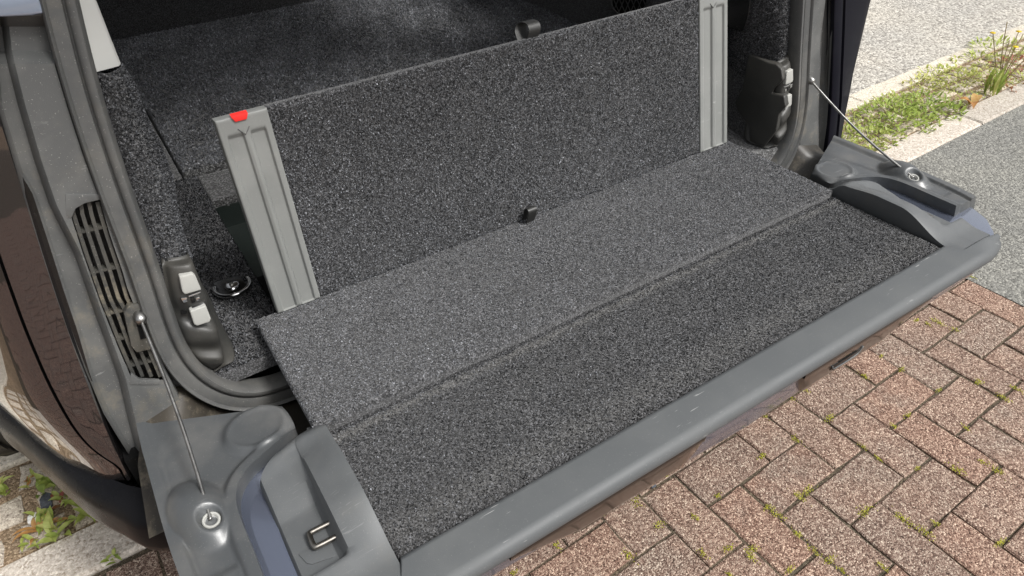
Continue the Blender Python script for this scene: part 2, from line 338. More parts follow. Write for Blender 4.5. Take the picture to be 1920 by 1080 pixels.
# ------------------------------------------------------------------ setting: street frame (kerb axis)
TH = .0249; CT, ST = math.cos(TH), math.sin(TH)
def st(x, y, z=0.0): return np.array([CT * x - ST * y, ST * x + CT * y, z])
def sheet(name, x0, x1, y0, y1, z, mat, nx=1, ny=1):
    A = np.array([[st(x, y, z) for y in np.linspace(y0, y1, ny + 1)] for x in np.linspace(x0, x1, nx + 1)])
    o = mesh(name, A.reshape(-1, 3), gridF(nx + 1, ny + 1, flip=True), mat, None, False); return tag(o, kind='structure')
sheet('ground', -400, 400, -400, 400, -.03, M['soil'])
paving = sheet('brick_paving', -30, 2.122, -30, .245, -.0065, M['mortar'])
footpath = sheet('footpath', 2.071, 60, -30, .243, .001, M['asphalt'])
road = sheet('road', -60, 60, .80, 60, .001, M['road'])
sett_bed = sheet('sett_strip', -60, 60, .388, .715, -.012, M['soil'])
kerb = sheet('kerb', -60, 60, .246, .387, -.02, M['mortar'])
strip = sheet('road_edging', -60, 60, .716, .821, -.018, M['mortar'])

def block(lx, ly, h, ch, jit, r, nx=3, ny=2, dome=0.0):   # irregular bevelled paver, top at z = 0
    per = []
    for i in range(nx): per.append((-lx / 2 + lx * i / nx, -ly / 2))
    for i in range(ny): per.append((lx / 2, -ly / 2 + ly * i / ny))
    for i in range(nx): per.append((lx / 2 - lx * i / nx, ly / 2))
    for i in range(ny): per.append((-lx / 2, ly / 2 - ly * i / ny))
    n = len(per); V = []; P = np.array(per) + r.uniform(-jit, jit, (n, 2))
    for x, y in P: V.append((x, y, -h))
    for x, y in P: V.append((x, y, -ch))
    k = np.maximum(np.abs(P), 1e-6); I = P - np.sign(P) * np.minimum(ch * 1.1, k) + r.uniform(-jit * .5, jit * .5, (n, 2))
    corner = (np.abs(P[:, 0]) > lx / 2 - 2 * jit - 1e-4) & (np.abs(P[:, 1]) > ly / 2 - 2 * jit - 1e-4)
    for (x, y) in I: V.append((x, y, -dome + r.uniform(-jit * .25, 0)))
    F = [(i, (i + 1) % n, (i + 1) % n + n, i + n) for i in range(n)] + [(i + n, (i + 1) % n + n, (i + 1) % n + 2 * n, i + 2 * n) for i in range(n)]
    V.append((r.uniform(-.01, .01), 0, 0)); c = len(V) - 1
    F += [(i + 2 * n, (i + 1) % n + 2 * n, c) for i in range(n)]
    return V, F
def block_mesh(name, mat, *a, **k):
    V, F = block(*a, **k); me = D.meshes.new(name); me.from_pydata(V, [], F); me.update(); me.materials.append(mat); return me
MOD = .112
bmeshes = [block_mesh('brick', M['brick'], 2 * MOD - .006, MOD - .006, .03, .003, .0022, rng, 4, 2) for _ in range(8)]
B0 = (1.4061, -.5493)
slots = []
for k in range(-90, 90):
    for m_ in range(-40, 40):
        for typ in (0, 1):
            # u runs to -y, v runs to +x in the street frame
            u, v = (k + 2 * m_, k - 2 * m_) if typ else (k + 2 * m_, k - 1 - 2 * m_)
            cu, cv = (u + .5, v + 1) if typ else (u + 1, v + .5)
            x, y = B0[0] + cv * MOD, B0[1] - cu * MOD
            hx, hy = (MOD, MOD / 2) if typ else (MOD / 2, MOD)
            if x - hx < -4.6 or x + hx > 2.13 or y + hy > .25 or y - hy < -8: continue
            inside = (x > .1 - .2 and y < .3)
            d = math.hypot((x - 1.3) * .8, y + .7)
            if x < .0: d = min(d, math.hypot(x + .45, y - .1) * 1.6)
            slots.append((d, x, y, typ))
slots.sort()
def place(o, x, y, z, rz, tilt): o.location = st(x, y, z); o.rotation_euler = (rng.uniform(-tilt, tilt), rng.uniform(-tilt, tilt), rz + TH)
restV, restF = [], []
for i, (d, x, y, typ) in enumerate(slots):
    z = rng.uniform(-.003, .001); rz = (0 if typ else math.pi / 2) + rng.choice([0, math.pi]) + rng.normal(0, .008)
    if i < 296:
        o = D.objects.new('brick', bmeshes[i % 8]); place(o, x, y, z, rz, .012); link(o, paving)
    else:
        me = bmeshes[i % 8]; c, s = math.cos(rz + TH), math.sin(rz + TH); b = len(restV); p = st(x, y, z)
        restV += [(p[0] + c * v.co.x - s * v.co.y, p[1] + s * v.co.x + c * v.co.y, p[2] + v.co.z) for v in me.vertices]
        restF += [tuple(b + q for q in f.vertices) for f in me.polygons]
tag(mesh('outer_bricks', restV, restF, M['brick'], paving, False), kind='stuff')
# half bricks along the asphalt edge and the kerb close the ragged herringbone edge
hb = [block_mesh('brick', M['brick'], MOD - .006, MOD - .006, .03, .003, .002, rng, 2, 2) for _ in range(3)]
occ = {}
for d, x, y, typ in slots:
    hx, hy = (MOD, MOD / 2) if typ else (MOD / 2, MOD)
    for a in np.arange(x - hx + MOD / 2, x + hx, MOD):
        for b in np.arange(y - hy + MOD / 2, y + hy, MOD): occ[(round((a - B0[0]) / MOD - .5), round((b - B0[1]) / MOD - .5))] = 1
hv, hf = [], []
for i in range(-30, 8):
    for j in range(-22, 8):
        x, y = B0[0] + (i + .5) * MOD, B0[1] + (j + .5) * MOD
        if (i, j) in occ or x - MOD / 2 < -3 or y + MOD / 2 > .26 or x + MOD / 2 > 2.14 or y < -3: continue
        if 0 < x < 2.2 and y > -1.3 and (x > 1.7 or y > .1):
            pass
        me = hb[(i + j) % 3]; p = st(x, y, -.002); b = len(hv)
        hv += [(p[0] + v.co.x, p[1] + v.co.y, p[2] + v.co.z) for v in me.vertices]; hf += [tuple(b + q for q in f.vertices) for f in me.polygons]
if hv: tag(mesh('cut_bricks', hv, hf, M['brick'], paving, False), kind='stuff')
# kerb stones
for k in range(-5, 5):
    x0 = 3.27 + k * .915
    if x0 + .915 < -1.4: continue
    me = block_mesh('kerb_stone', M['kerb'], .907, .138, .12, .008, .002, rng, 9, 2)
    o = D.objects.new('kerb_stone', me); o.location = st(x0 + .457, .317, .006); o.rotation_euler = (0, 0, TH); link(o, kerb)
for k in range(-4, 9):
    x0 = -1.5 + k * .915
    me = block_mesh('edging_stone', M['strip'], .912, .111, .1, .006, .003, rng, 9, 2)
    o = D.objects.new('edging_stone', me); o.location = st(x0 + .457, .768, .004); o.rotation_euler = (0, 0, TH); link(o, strip)
smesh = [block_mesh('sett', M['sett'], rng.uniform(.088, .104), rng.uniform(.074, .084), .05, .010, .0045, rng, 3, 3, .003) for _ in range(12)]
for j in range(3):
    x = -1.5 + .05 * j
    while x < 6.2:
        px_ = rng.uniform(.118, .138) if x < 0 else rng.uniform(.112, .122)
        if True:
            o = D.objects.new('sett', smesh[int(rng.integers(12))]); place(o, x, .441 + j * .106 + rng.uniform(-.004, .004), rng.uniform(-.004, .003), rng.choice([0, math.pi]) + rng.normal(0, .05), .03); link(o, sett_bed)
        x += px_

# ------------------------------------------------------------------ the car
car = empty('car', (.55, 1.2, 0))
tag(car, 'dark car seen from behind with its lower tailgate folded down and its carpeted boot open', 'car')

# --- boot opening jamb (left built, right mirrored): lines px(py) on the opening plane
L0 = [(-60, -45), (0, -25), (100, -10), (200, -3), (241, 0), (290, 15), (302, 20), (384, 49), (473, 77), (560, 110), (643, 140), (713, 168), (780, 196), (850, 240)]
L1 = [(-60, -43), (0, -23), (100, -8), (200, -1), (241, 2), (290, 18), (310, 30), (360, 62), (477, 100), (550, 123), (620, 147), (710, 173), (780, 204), (850, 247)]
L2 = [(-60, -5), (0, 5), (100, 17), (196, 41), (247, 56), (302, 72), (384, 100), (477, 147), (593, 187), (643, 206), (710, 230), (780, 246), (850, 264)]
L3 = [(-60, 30), (0, 42), (100, 62), (200, 84), (300, 112), (385, 131), (403, 132), (480, 157), (573, 190), (653, 222), (707, 246), (780, 262), (850, 276)]
L4 = [(-60, 70), (0, 78), (100, 96), (200, 126), (300, 158), (375, 187), (443, 207), (510, 230), (560, 244), (593, 265), (637, 277), (687, 298), (720, 312), (780, 325), (850, 345)]
L5 = [(-60, 82), (0, 90), (76, 104), (154, 120), (200, 132), (265, 158), (327, 180), (390, 203), (440, 228), (507, 254), (573, 278), (627, 294), (673, 311), (720, 333), (760, 352), (850, 380)]
rows = np.array([-60, -30, 0, 30, 50, 62, 75, 95, 120, 160, 200, 250, 300, 340, 372, 385, 410, 440, 475, 510, 540, 570, 600, 630, 660, 690, 712, 740, 775, 810, 850])
V = []; LINES = [(L0, 0, .0), (L0, 3, .012), (L1, 0, .016), (L1, 5, .02), (L2, -8, .02), (L2, 0, -.002), (L2, 6, -.006), (L3, 0, -.004), (L4, 0, -.004), (L5, -10, -.003), (L5, -7, .004), (L5, -6, .03), (L5, 14, .03)]
for py in rows:
    for i, (L, dx, off) in enumerate(LINES):
        o_ = off
        if 40 < py < 100 and 2 <= i <= 9: o_ += .022
        if py <= 40 and 2 <= i <= 9: o_ += .002
        V.append(on_j(itp(py, L) + dx, py, o_))
nr, nc = len(rows), len(LINES)
def hole(i, j): return 372 <= rows[i] < 712 and j == 7
both_kw = dict(smooth=True, angle=40)
mesh('jamb_trim', V, gridF(nr, nc, skip=hole), M['plastic_jamb'], car, **both_kw)
mesh('jamb_trim', mirV(V), gridF(nr, nc, flip=True), M['plastic_jamb'], car, **both_kw)
# vent grille in the hole: dark back, long bars and cross bars
vb = np.array([[on_j(itp(py, L3) - 3, py, .045), on_j(itp(py, L4) + 3, py, .045)] for py in rows if 370 <= py <= 714])
grille = grid('vent_grille', vb, M['plastic_dark'], car)
vr = np.linspace(380, 708, 30)
for f in (.10, .36, .63, .90):
    P = np.array([on_j(itp(py, L3) * (1 - f) + itp(py, L4) * f, py, .002) for py in vr])
    prof = [(-.0024, .002), (.0024, .002), (.0024, .016), (-.0024, .016)]
    A = np.array([[p + np.array([a, b, 0]) for a, b in prof] for p in P])
    mesh('slat', A.reshape(-1, 3), gridF(len(P), 4, True) + [(0, 1, 2, 3), tuple(4 * (len(P) - 1) + k for k in (3, 2, 1, 0))], M['vent'], grille, False)
for py in (440, 515, 592, 640, 690):
    a, b = on_j(itp(py, L3), py, .006), on_j(itp(py, L4), py - 14, .006)
    V_, F_ = prism([a, b, b + np.array([0, .014, .0]), a + np.array([0, .014, 0])], (0, 0, .0035), .0)
    mesh('slat', V_, F_, M['vent'], grille, False)
for y0_, y1_, f0, f1 in ((372, 700, -.02, .04), (372, 700, .96, 1.02)):
    pass
# frame collar of the vent
for L, s_ in ((L3, -1), (L4, 1)):
    A = np.array([[on_j(itp(py, L), py, -.004), on_j(itp(py, L), py, .04)] for py in np.linspace(372, 712, 24)]); grid('vent_wall', A, M['vent'], grille)
for py in (372, 712):
    A = np.array([[on_j(itp(py, L3), py, -.004), on_j(itp(py, L3), py, .04)], [on_j(itp(py, L4), py, -.004), on_j(itp(py, L4), py, .04)]]); grid('vent_wall', A, M['vent'], grille)
for q in ([(122, 364), (192, 364), (190, 374), (160, 381), (142, 391), (134, 409), (124, 409)], [(246, 700), (262, 712), (300, 714), (300, 722), (240, 722)]):
    V_, F_ = prism([on_j(a, b, -.0055) for a, b in q], (0, .006, 0), .001); mesh('vent_corner', V_, F_, M['plastic_jamb'], grille, angle=40)
# cable bracket plate in the grille
br = [(232, 588), (240, 575), (270, 566), (282, 575), (292, 640), (286, 655), (256, 662), (246, 650)]
V_, F_ = prism([on_j(a, b, -.009) for a, b in br], (0, .012, 0), .0025); mesh('cable_bracket', V_, F_, M['vent'], grille, angle=40)
hb_ = [(251, 588), (268, 584), (282, 632), (264, 637)]
V_, F_ = prism([on_j(a, b, -.0115) for a, b in hb_], (0, .004, 0), .001); mesh('bracket_slot', V_, F_, M['void'], grille, angle=40)
# lamp at the top of the jamb and the ledge under it
V_, F_ = prism([on_j(a, b, -.012) for a, b in [(-60, -60), (66, -60), (74, -8), (85, 26), (60, 30), (-60, 36)]], (0, .03, 0), .004, 3)
both('tail_lamp', V_, F_, M['lens'], car, angle=40)
# dark inset strip between body edge and jamb
A = np.array([[on_j(itp(py, L0) + 3, py, .004), on_j(itp(py, L1) - 2, py, .004)] for py in np.linspace(312, 715, 24)])
both('trim_strip', A.reshape(-1, 3), gridF(24, 2), M['gloss_black'], car)

# --- body corner panels
def zc(z, pts): return itp(z, sorted(pts))
XG = [(.3, -.3), (.517, -.3025), (.6, -.303), (.71, -.297), (.885, -.273), (1.03, -.25), (1.118, -.236), (1.25, -.215), (1.5, -.19)]
XG2 = [(.3, -.302), (.55, -.302), (.562, -.306), (.575, -.318), (.60, -.331), (.66, -.337), (.75, -.334), (.845, -.324), (.945, -.309), (1.15, -.275), (1.5, -.235)]
inner, outer = [], []
zs = np.linspace(.530, 1.34, 60)
zq = np.linspace(.3, 1.5, 241); xq = np.array([zc(z, XG2) for z in zq])
for _ in range(40): xq[1:-1] = .25 * xq[:-2] + .5 * xq[1:-1] + .25 * xq[2:]
XGp = np.polyfit([p[1 - 1] for p in XG], [p[1] for p in XG], 3)
for z in zs:
    xg, x2, y0 = float(np.polyval(XGp, z)), float(np.interp(z, zq, xq)), jy(max(z, .50)) * .85 - .012; wd = .006 + .044 * float(sst(.50, .74, z)); bel = -.010 * math.sin(min(1, max(0, (z - .52) / .75)) * math.pi)
    Q = [(0, 0), (-wd * .5, .001), (-wd, .005), (-wd - .022, .021), (-wd - .046, .052), (-wd - .088, .122), (-wd - .132, .225), (-wd - .156, .33), (-wd - .164, .49), (-wd - .168, .8), (-wd - .172, 3.0)]
    Q = spline(Q, 3000); dx = x2 - xg; k = int(np.argmax(Q[:, 0] <= min(dx, -.006))); 
    def pt(m): return (xg + float(np.interp(m, np.arange(3000), Q[:, 0])), y0 + float(np.interp(m, np.arange(3000), Q[:, 1])) + bel, z)
    k = float(np.interp(-min(dx, -.006), -Q[:1500, 0], np.arange(1500)))
    a = [pt(m) for m in np.linspace(0, max(k - 2, 1), 12)]
    inner.append([(xg + .005, y0 + .03, z), (xg + .003, y0 + .004, z)] + a + [(a[-1][0] - .0005, a[-1][1] + .012, z)])
    kk = k + 2; us = np.r_[np.linspace(kk, 530, 40), np.linspace(550, 2999, 16)]
    b = [pt(m) for m in us]; outer.append([(b[0][0] + .0005, b[0][1] + .012, z)] + b)
inner, outer = np.array(inner), np.array(outer)
mesh('rear_corner_panel', inner.reshape(-1, 3), gridF(*inner.shape[:2]), M['paint'], car, angle=50)
mesh('quarter_panel', outer.reshape(-1, 3), gridF(*outer.shape[:2]), M['paint'], car, angle=60)
# right rear corner: squarer, its rear face dark
rc, rq = [], []
for z in zs:
    xg, y0 = zc(z, XG), jy(z) - .006; xe = float(np.interp(z, [.53, .65, 1.0, 1.32], [-.385, -.400, -.462, -.505]))
    rc.append([(xg + .004, y0 + .02, z), (xg, y0 + .002, z), (xg - .003, y0, z), (xg - .03, y0 + .002, z), (xg - .034, y0 + .009, z), (xg - .040, y0 + .009, z), (xg - .043, y0 + .004, z), (xg + (xe - xg) * .7, y0 + .010, z), (xe + .030, y0 + .016, z)])
    rq.append([tuple(p) + (z,) for p in spline([(xe + .030, y0 + .017), (xe + .012, y0 + .024), (xe, y0 + .045), (xe - .006, y0 + .10), (xe - .012, y0 + .25), (min(xe - .012, -.49), .7), (-.50, 1.4), (-.50, 3.0)], 30)])
rc, rq = np.array(rc), np.array(rq)
mesh('rear_corner_panel', mirV(rc.reshape(-1, 3)), gridF(*rc.shape[:2], flip=True), M['body_black'], car, angle=40)
mesh('quarter_panel', mirV(rq.reshape(-1, 3)), gridF(*rq.shape[:2], flip=True), M['body_black'], car, angle=60)
# gap backing
A = np.array([[p_[-1] + np.array([.012, .004, 0]), q_[0] + np.array([-.012, .01, 0])] for p_, q_ in zip(inner, outer)]); both('panel_gap', A.reshape(-1, 3), gridF(len(zs), 2), M['void'], car)

# --- upper body: roof, pillars, side windows, inner walls (they shade the boot)
def addbox(name, c, s, mat, parent, off=.01): V_, F_ = boxVF(c, s, off); return mesh(name, V_, F_, M[mat], parent, angle=40)
addbox('roof', (.55, 1.75, 1.80), (1.5, 3.0, .05), 'paint_dark', car, .02)
addbox('headlining', (.55, 1.75, 1.765), (1.42, 2.9, .012), 'headlining', car, .003)
for s_ in (0, 1):
    fx = (lambda x: XC2 - x) if s_ else (lambda x: x)
    A = np.array([[(fx(-.50), y, 1.30), (fx(-.42), y + .08, 1.52), (fx(-.30), y + .16, 1.775)] for y in (.35, 1.2, 2.1, 3.0)])
    mesh('side_window', A.reshape(-1, 3), gridF(4, 3, flip=bool(s_)), M['glass'], car)
    V_, F_ = prism([(fx(-.20), .03, 1.28), (fx(-.50), .32, 1.28), (fx(-.31), .52, 1.78), (fx(-.15), .17, 1.78)], (0, .06, 0), .0); mesh('rear_pillar', V_, F_, M['paint_dark'], car, False)
V_, F_ = prism([(-.48, 3.0, .3), (1.58, 3.0, .3), (1.58, 3.0, 1.2), (-.48, 3.0, 1.2)], (0, .05, 0), .0); mesh('bulkhead', V_, F_, M['carpet_dark'], car, False)
addbox('underbody', (.55, 1.6, .42), (1.9, 2.9, .1), 'void', car, .0)

# --- raised upper tailgate above the boot
hp = [(.02, .17, 1.80), (1.08, .17, 1.80), (1.12, -.62, 2.02), (-.02, -.62, 2.02)]
hatch = None
for k in range(4):
    a, b = np.array(hp[k], float), np.array(hp[(k + 1) % 4], float); cc = np.mean(hp, 0); ai, bi_ = a + (cc - a) * .16, b + (cc - b) * .16
    V_, F_ = prism([a, b, bi_, ai], (0, .01, .035), .004); o = mesh('hatch_frame', V_, F_, M['plastic_dark'], hatch or car, angle=40)
    if hatch is None: hatch = o
q = [np.array(p, float) + (cc - np.array(p, float)) * .15 + np.array([0, .003, .012]) for p in hp]
V_, F_ = prism(q, (0, .0015, .005), .0); mesh('hatch_glass', V_, F_, M['glass'], hatch, False)
addbox('rear_valance', (.55, .01, .492), (1.70, .18, .155), 'void', car, .0); addbox('rear_valance', (.55, .20, .49), (1.80, .17, .16), 'void', car, .0)
# --- bumper
bi = [(-.505, .60), (-.502, .45), (-.480, .264), (-.392, .054), (-.352, -.025), (-.306, -.098), (-.25, -.12), (0, -.125), (.55, -.125)]
bo = [(-.53, .60), (-.528, .45), (-.509, .253), (-.47, .155), (-.394, -.034), (-.352, -.107), (-.303, -.176), (-.2, -.205), (0, -.222), (.55, -.232)]
bi, bo = spline(bi, 60), spline(bo, 60)
bi = np.vstack([bi, np.c_[XC2 - bi[::-1, 0], bi[::-1, 1]][1:]]); bo = np.vstack([bo, np.c_[XC2 - bo[::-1, 0], bo[::-1, 1]][1:]])
prof = [(-1.1, .47), (-.15, .50), (0, .532), (.3, .527), (.6, .517), (.8, .505), (.87, .499), (.91, .492), (.95, .478), (1.0, .459), (.985, .449), (.90, .436), (.70, .425), (.3, .40)]
A = np.array([[(*(bi[i] + (bo[i] - bi[i]) * k), z) for k, z in prof] for i in range(len(bi))])
mesh('rear_bumper', A.reshape(-1, 3), gridF(len(bi), len(prof), flip=True), M['bumper_black'], car, angle=60)
# --- rear wheel seen behind the bumper
tp = [(.24, -.10), (.30, -.128), (.352, -.13), (.376, -.118), (.386, -.10)]
for x in (-.06, -.02, .02, .06): tp += [(.388, x - .012), (.378, x - .010), (.378, x - .002), (.388, x)]
tp += [(.386, .10), (.376, .118), (.352, .13), (.30, .128), (.24, .10)]
wc = np.array([-.535, .87, .386])
V, F = lathe(tp, wc, (1, 0, 0), 120); V = np.array(V)
for i, (r, h) in enumerate(tp):
    if r > .384:
        for k in range(120):
            if k % 4 == (int(abs(h) * 60) % 4):
                d = V[i * 120 + k] - wc; d[0] = 0; V[i * 120 + k] -= d / np.linalg.norm(d) * .007
wheel = mesh('rear_wheel', *lathe([(.0, -.03), (.05, -.06), (.2, -.05), (.235, -.09), (.242, -.1), (.242, .1), (.2, .08), (.05, .05), (0, .05)], wc, (1, 0, 0), 40), M['steel'], car)
mesh('tyre', V, F, M['plastic_dark'], wheel, angle=30)
A = []
for a in np.linspace(math.radians(12), math.radians(160), 40):
    cc_, ss_ = math.cos(a), math.sin(a)
    A.append([(x, wc[1] - r * cc_, wc[2] + r * ss_) for x, r in ((-.40, .425), (-.655, .425), (-.672, .435), (-.670, .455), (-.62, .475), (-.49, .52))])
A = np.array(A); mesh('wheel_arch', A.reshape(-1, 3), gridF(*A.shape[:2]), M['bumper_black'], car, angle=40)

# --- weather seal round the opening (left path, sill, mirrored right)
sp_ = [(98, -60), (112, 0), (126, 60), (148, 145), (172, 225), (200, 310), (228, 390), (259, 470), (286, 550), (308, 622), (332, 678), (368, 719), (415, 745), (470, 757)]
SP = [on_j(a, b, -.004) for a, b in sp_]; SP = spline(SP, 90)
sillz = SP[-1][2] - .004
SP = np.vstack([SP, [(x, SP[-1][1], sillz) for x in np.linspace(SP[-1][0] + .04, .55, 12)]])
SP = resample(SP, 130)
for _ in range(30): SP[1:-1] = .25 * SP[:-2] + .5 * SP[1:-1] + .25 * SP[2:]
SP = np.vstack([SP, mirV(SP)[::-1][1:]])
T = np.gradient(SP, axis=0); T /= np.linalg.norm(T, axis=1)[:, None]
Wn = np.array([0, -1, JK]); Wn = Wn / np.linalg.norm(Wn); U = np.cross(T, Wn); U /= np.linalg.norm(U, axis=1)[:, None]
sprof = [(-.0215, .03), (-.0215, .004), (-.0205, -.0085), (-.0185, -.011), (-.0165, -.0095), (-.0145, -.006), (-.010, -.0058), (-.004, -.0055), (.001, -.004), (.003, .001), (.0042, .001), (.0055, -.006), (.010, -.0092), (.015, -.009), (.0185, -.004), (.0205, .006), (.0205, .03)]
# U points outward on one side: make +a the inner side
A = sweep(SP, U, np.repeat(Wn[None], len(SP), 0), [(-a, -b) for a, b in sprof])
if A[10, 0, 0] > A[10, -1, 0]: A = sweep(SP, -U, np.repeat(Wn[None], len(SP), 0), [(-a, -b) for a, b in sprof])
mesh('door_seal', A.reshape(-1, 3), gridF(*A.shape[:2]), M['rubber'], car, angle=50)
# --- sill between seal and tailgate hinge
so_ = [(345, 735), (372, 757), (415, 775), (470, 783)]
O = np.array([on_j(a, b, .0) for a, b in so_]); O = np.vstack([[on_j(262, 790, .0), on_j(305, 762, .0)], O])
O = np.vstack([O, [(x, O[-1][1], O[-1][2] - .002) for x in np.linspace(O[-1][0] + .05, .55, 8)]]); O = resample(O, 40); O = np.vstack([O, mirV(O)[::-1][1:]])
xs = np.interp(np.linspace(0, 1, len(O)), [0, .12, .88, 1], [-.29, -.2, 1.3, 1.39])
A = np.array([[O[i] + np.array([0, .02, .004]), O[i], O[i] * .7 + np.array([xs[i], -.14, ZF - .095]) * .3 + np.array([0, 0, -.006]), O[i] * .35 + np.array([xs[i], -.17, ZF - .085]) * .65, (xs[i], -.26, ZF - .09)] for i in range(len(O))])
mesh('sill_panel', A.reshape(-1, 3), gridF(len(O), 5), M['sill'], car, angle=60)

# --- carpeted side trim and pale pillar trim
E1 = [(-60, 122), (0, 136), (61, 149), (141, 172), (192, 183), (257, 206), (343, 240), (400, 262), (460, 283), (500, 303)]
E2 = [(-60, 155), (0, 180), (60, 203), (124, 228), (157, 250), (207, 268), (243, 283), (267, 297), (333, 322), (360, 325), (410, 333), (443, 343), (467, 352), (500, 360)]
def pillar(r0, r1, n, ds, extra, bul=1.0):
    A = []
    for py in np.linspace(r0, r1, n):
        sh = itp(py, [(-60, -22), (124, -16), (467, -25), (500, -22)])
        a, c = on_j(itp(py, E1) - 6, py, .02), on_j(itp(py + sh, E2), py + sh, .10 + extra)
        b = a * .45 + c * .55 + np.array([.012, -.028, .004]) * bul
        q = c + np.array([-.02, .06, 0]); q2 = c + np.array([-.13, .16, 0])
        if bul < 1:
            e = a * .08 + c * .92; A.append(np.vstack([[a + (e - a) * k for k in np.linspace(0, .97, 9)], spline([e, c + np.array([.001, .004, 0]), q, q2], ds - 9)])); continue
        P = spline([a, a * .6 + b * .4 + np.array([.004, -.012, 0]) * bul, b, c, q, q2], ds); A.append(P)
    return np.array(A)
A = pillar(-60, 139, 12, 24, 0.0, .25)
both('pillar_trim', A.reshape(-1, 3), gridF(*A.shape[:2]), M['trim_light'], car)
A = pillar(137, 500, 110, 50, .004); N_ = rng.normal(0, .0006, A.shape); A[:, 1:] += N_[:, 1:]
both('side_carpet', A.reshape(-1, 3), gridF(*A.shape[:2]), M['carpet_side'], car)
PAL_SIDE = [(.018, .3), (.05, .3), (.10, .26), (.19, .14)]
pile(A, car, 50000, PAL_SIDE, L=.0036, W=.0012)
pile(mirV(A.reshape(-1, 3)).reshape(A.shape), car, 50000, PAL_SIDE, L=.0036, W=.0012, flip=True)
FZ = ZF - .03
# inner side walls behind the pillars
A = np.array([[(-.19, .14, z), (-.21, .22, z), (-.30, .45, z), (-.33, .9, z), (-.33, 1.95, z)] for z in (FZ - .02, .9, 1.2, 1.32)])
mesh('side_wall', A.reshape(-1, 3), gridF(4, 5), M['carpet_dark'], car)
A = np.array([[(1.20, .02, z), (1.225, .12, z), (1.30, .35, z), (1.385, .7, z), (1.42, 1.2, z), (1.42, 1.95, z)] for z in np.linspace(FZ - .02, 1.32, 6)])
mesh('side_wall', A.reshape(-1, 3), gridF(6, 6, flip=True), M['carpet_side'], car)

# --- boot floor
def flat_slab(name, x0, x1, y0, y1, z, th, mat, parent, amp=.0006, sp=.006, r=.006):
    lx, ly = x1 - x0, y1 - y0
    A = pad_slab(lambda s, t: (x0 + lx * s, y0 + ly * t, z), (0, 0, 1), th, r, max(4, int(lx / sp)), max(4, int(ly / sp)), amp, None, (lx, ly))
    return mesh(name, A.reshape(-1, 3), gridF(*A.shape[:2], flip=True), M[mat], parent)
fc = flat_slab('floor_carpet', -.165, .004, -.055, .68, FZ, .03, 'carpet_tailgate', car)
Af = np.array([[(x, y, FZ) for y in np.linspace(-.055, .68, 40)] for x in np.linspace(-.165, .004, 12)]); pile(Af, car, 26000, PAL_DARK, L=.004, W=.0018)
flat_slab('floor_carpet', 1.096, 1.27, -.055, .68, FZ, .03, 'carpet_floor', car)
flat_slab('floor_carpet', .006, 1.094, .53, .68, FZ - .002, .03, 'carpet_floor', car)
flat_slab('floor_carpet', -.34, -.026, .685, 1.92, FZ + .004, .03, 'carpet_floor', car, .0006, .01)
lm_ = flat_slab('load_mat', -.022, 1.43, .685, 1.92, FZ + .012, .03, 'carpet_floor', car, .0006, .009, .01)
Af = np.array([[(x, y, FZ + .012) for y in np.linspace(.69, 1.91, 20)] for x in np.linspace(-.02, 1.42, 20)]); pile(Af, lm_, 110000, [(.085, .3), (.15, .35), (.22, .25), (.33, .1)], L=.006, W=.0032)
A = np.array([[(.006, .53, FZ - .02), (1.094, .53, FZ - .02)], [(.006, .525, FZ - .075), (1.094, .525, FZ - .075)], [(.006, -.05, FZ - .075), (1.094, -.05, FZ - .075)]])
tray = grid('floor_tray', A, M['tray'], car, smooth=False)
A = np.array([[(.006, y, FZ - .01), (.008, y, FZ - .076)] for y in (-.05, .53)]); grid('tray_wall', A, M['tray'], tray, smooth=False)
V_, F_ = boxVF((.072, .33, FZ - .068), (.012, .36, .012), .003, 1); mesh('tray_rib', V_, F_, M['tray'], tray)
# folded seats / front seat backs at the far end
A = pad_slab(lambda s, t: (-.34 + 1.8 * s, 1.93 + .10 * t, FZ - .02 + .62 * t), (0, -1, .15), .08, .03, 60, 24, .001, None, (1.8, .62))
mesh('seat_back', A.reshape(-1, 3), gridF(*A.shape[:2], flip=True), M['carpet_dark'], car)
# tie-down ring on the floor
tz = FZ + .003; tc_ = on_z(437, 541, tz)
pl = [(-.028, .036), (.020, .030), (.024, -.008), (.014, -.026), (-.004, -.031), (-.022, -.024), (-.032, -.004)]
V_, F_ = prism([tc_ + np.array([a, b, 0]) for a, b in pl], (0, 0, .006), .002); td = mesh('tie_down', V_, F_, M['gloss_black'], car, angle=40)
V_, F_ = lathe([(.0, .0105), (.011, .0105), (.0135, .009), (.0145, .006)], tc_, (0, 0, 1), 24); mesh('bolt', V_, F_, M['chrome'], td)
V_, F_ = lathe([(.0, .0125), (.004, .0125), (.005, .0105)], tc_, (0, 0, 1), 6); mesh('bolt_head', V_, F_, M['steel'], td)
ra = [tc_ + np.array([.032 * math.cos(a), .032 * math.sin(a) - .003, .009]) for a in np.linspace(math.radians(150), math.radians(380), 24)]
tube('ring', ra, .0042, M['chrome'], td, 8)

# --- latch covers
cl = {0: [(486, 302), (500, 304), (530, 309), (560, 317), (600, 326), (640, 340), (665, 356), (682, 372), (697, 388)],
      4: [(470, 352), (485, 357), (510, 366), (545, 390), (600, 414), (640, 437), (662, 443), (676, 441), (688, 420)]}
f2 = [(478, 350), (492, 358), (520, 370), (560, 386), (610, 402), (640, 409), (665, 416), (682, 418), (690, 405)]
f1 = [(484, 309), (498, 317), (520, 321), (560, 328), (600, 337), (640, 350), (665, 365), (680, 378), (690, 394)]
def at_i(L, s): i = np.linspace(0, 1, len(L)); a = np.array(L); return np.interp(s, i, a[:, 1]), np.interp(s, i, a[:, 0])
rowsS = np.linspace(0, 1, 60); G = []
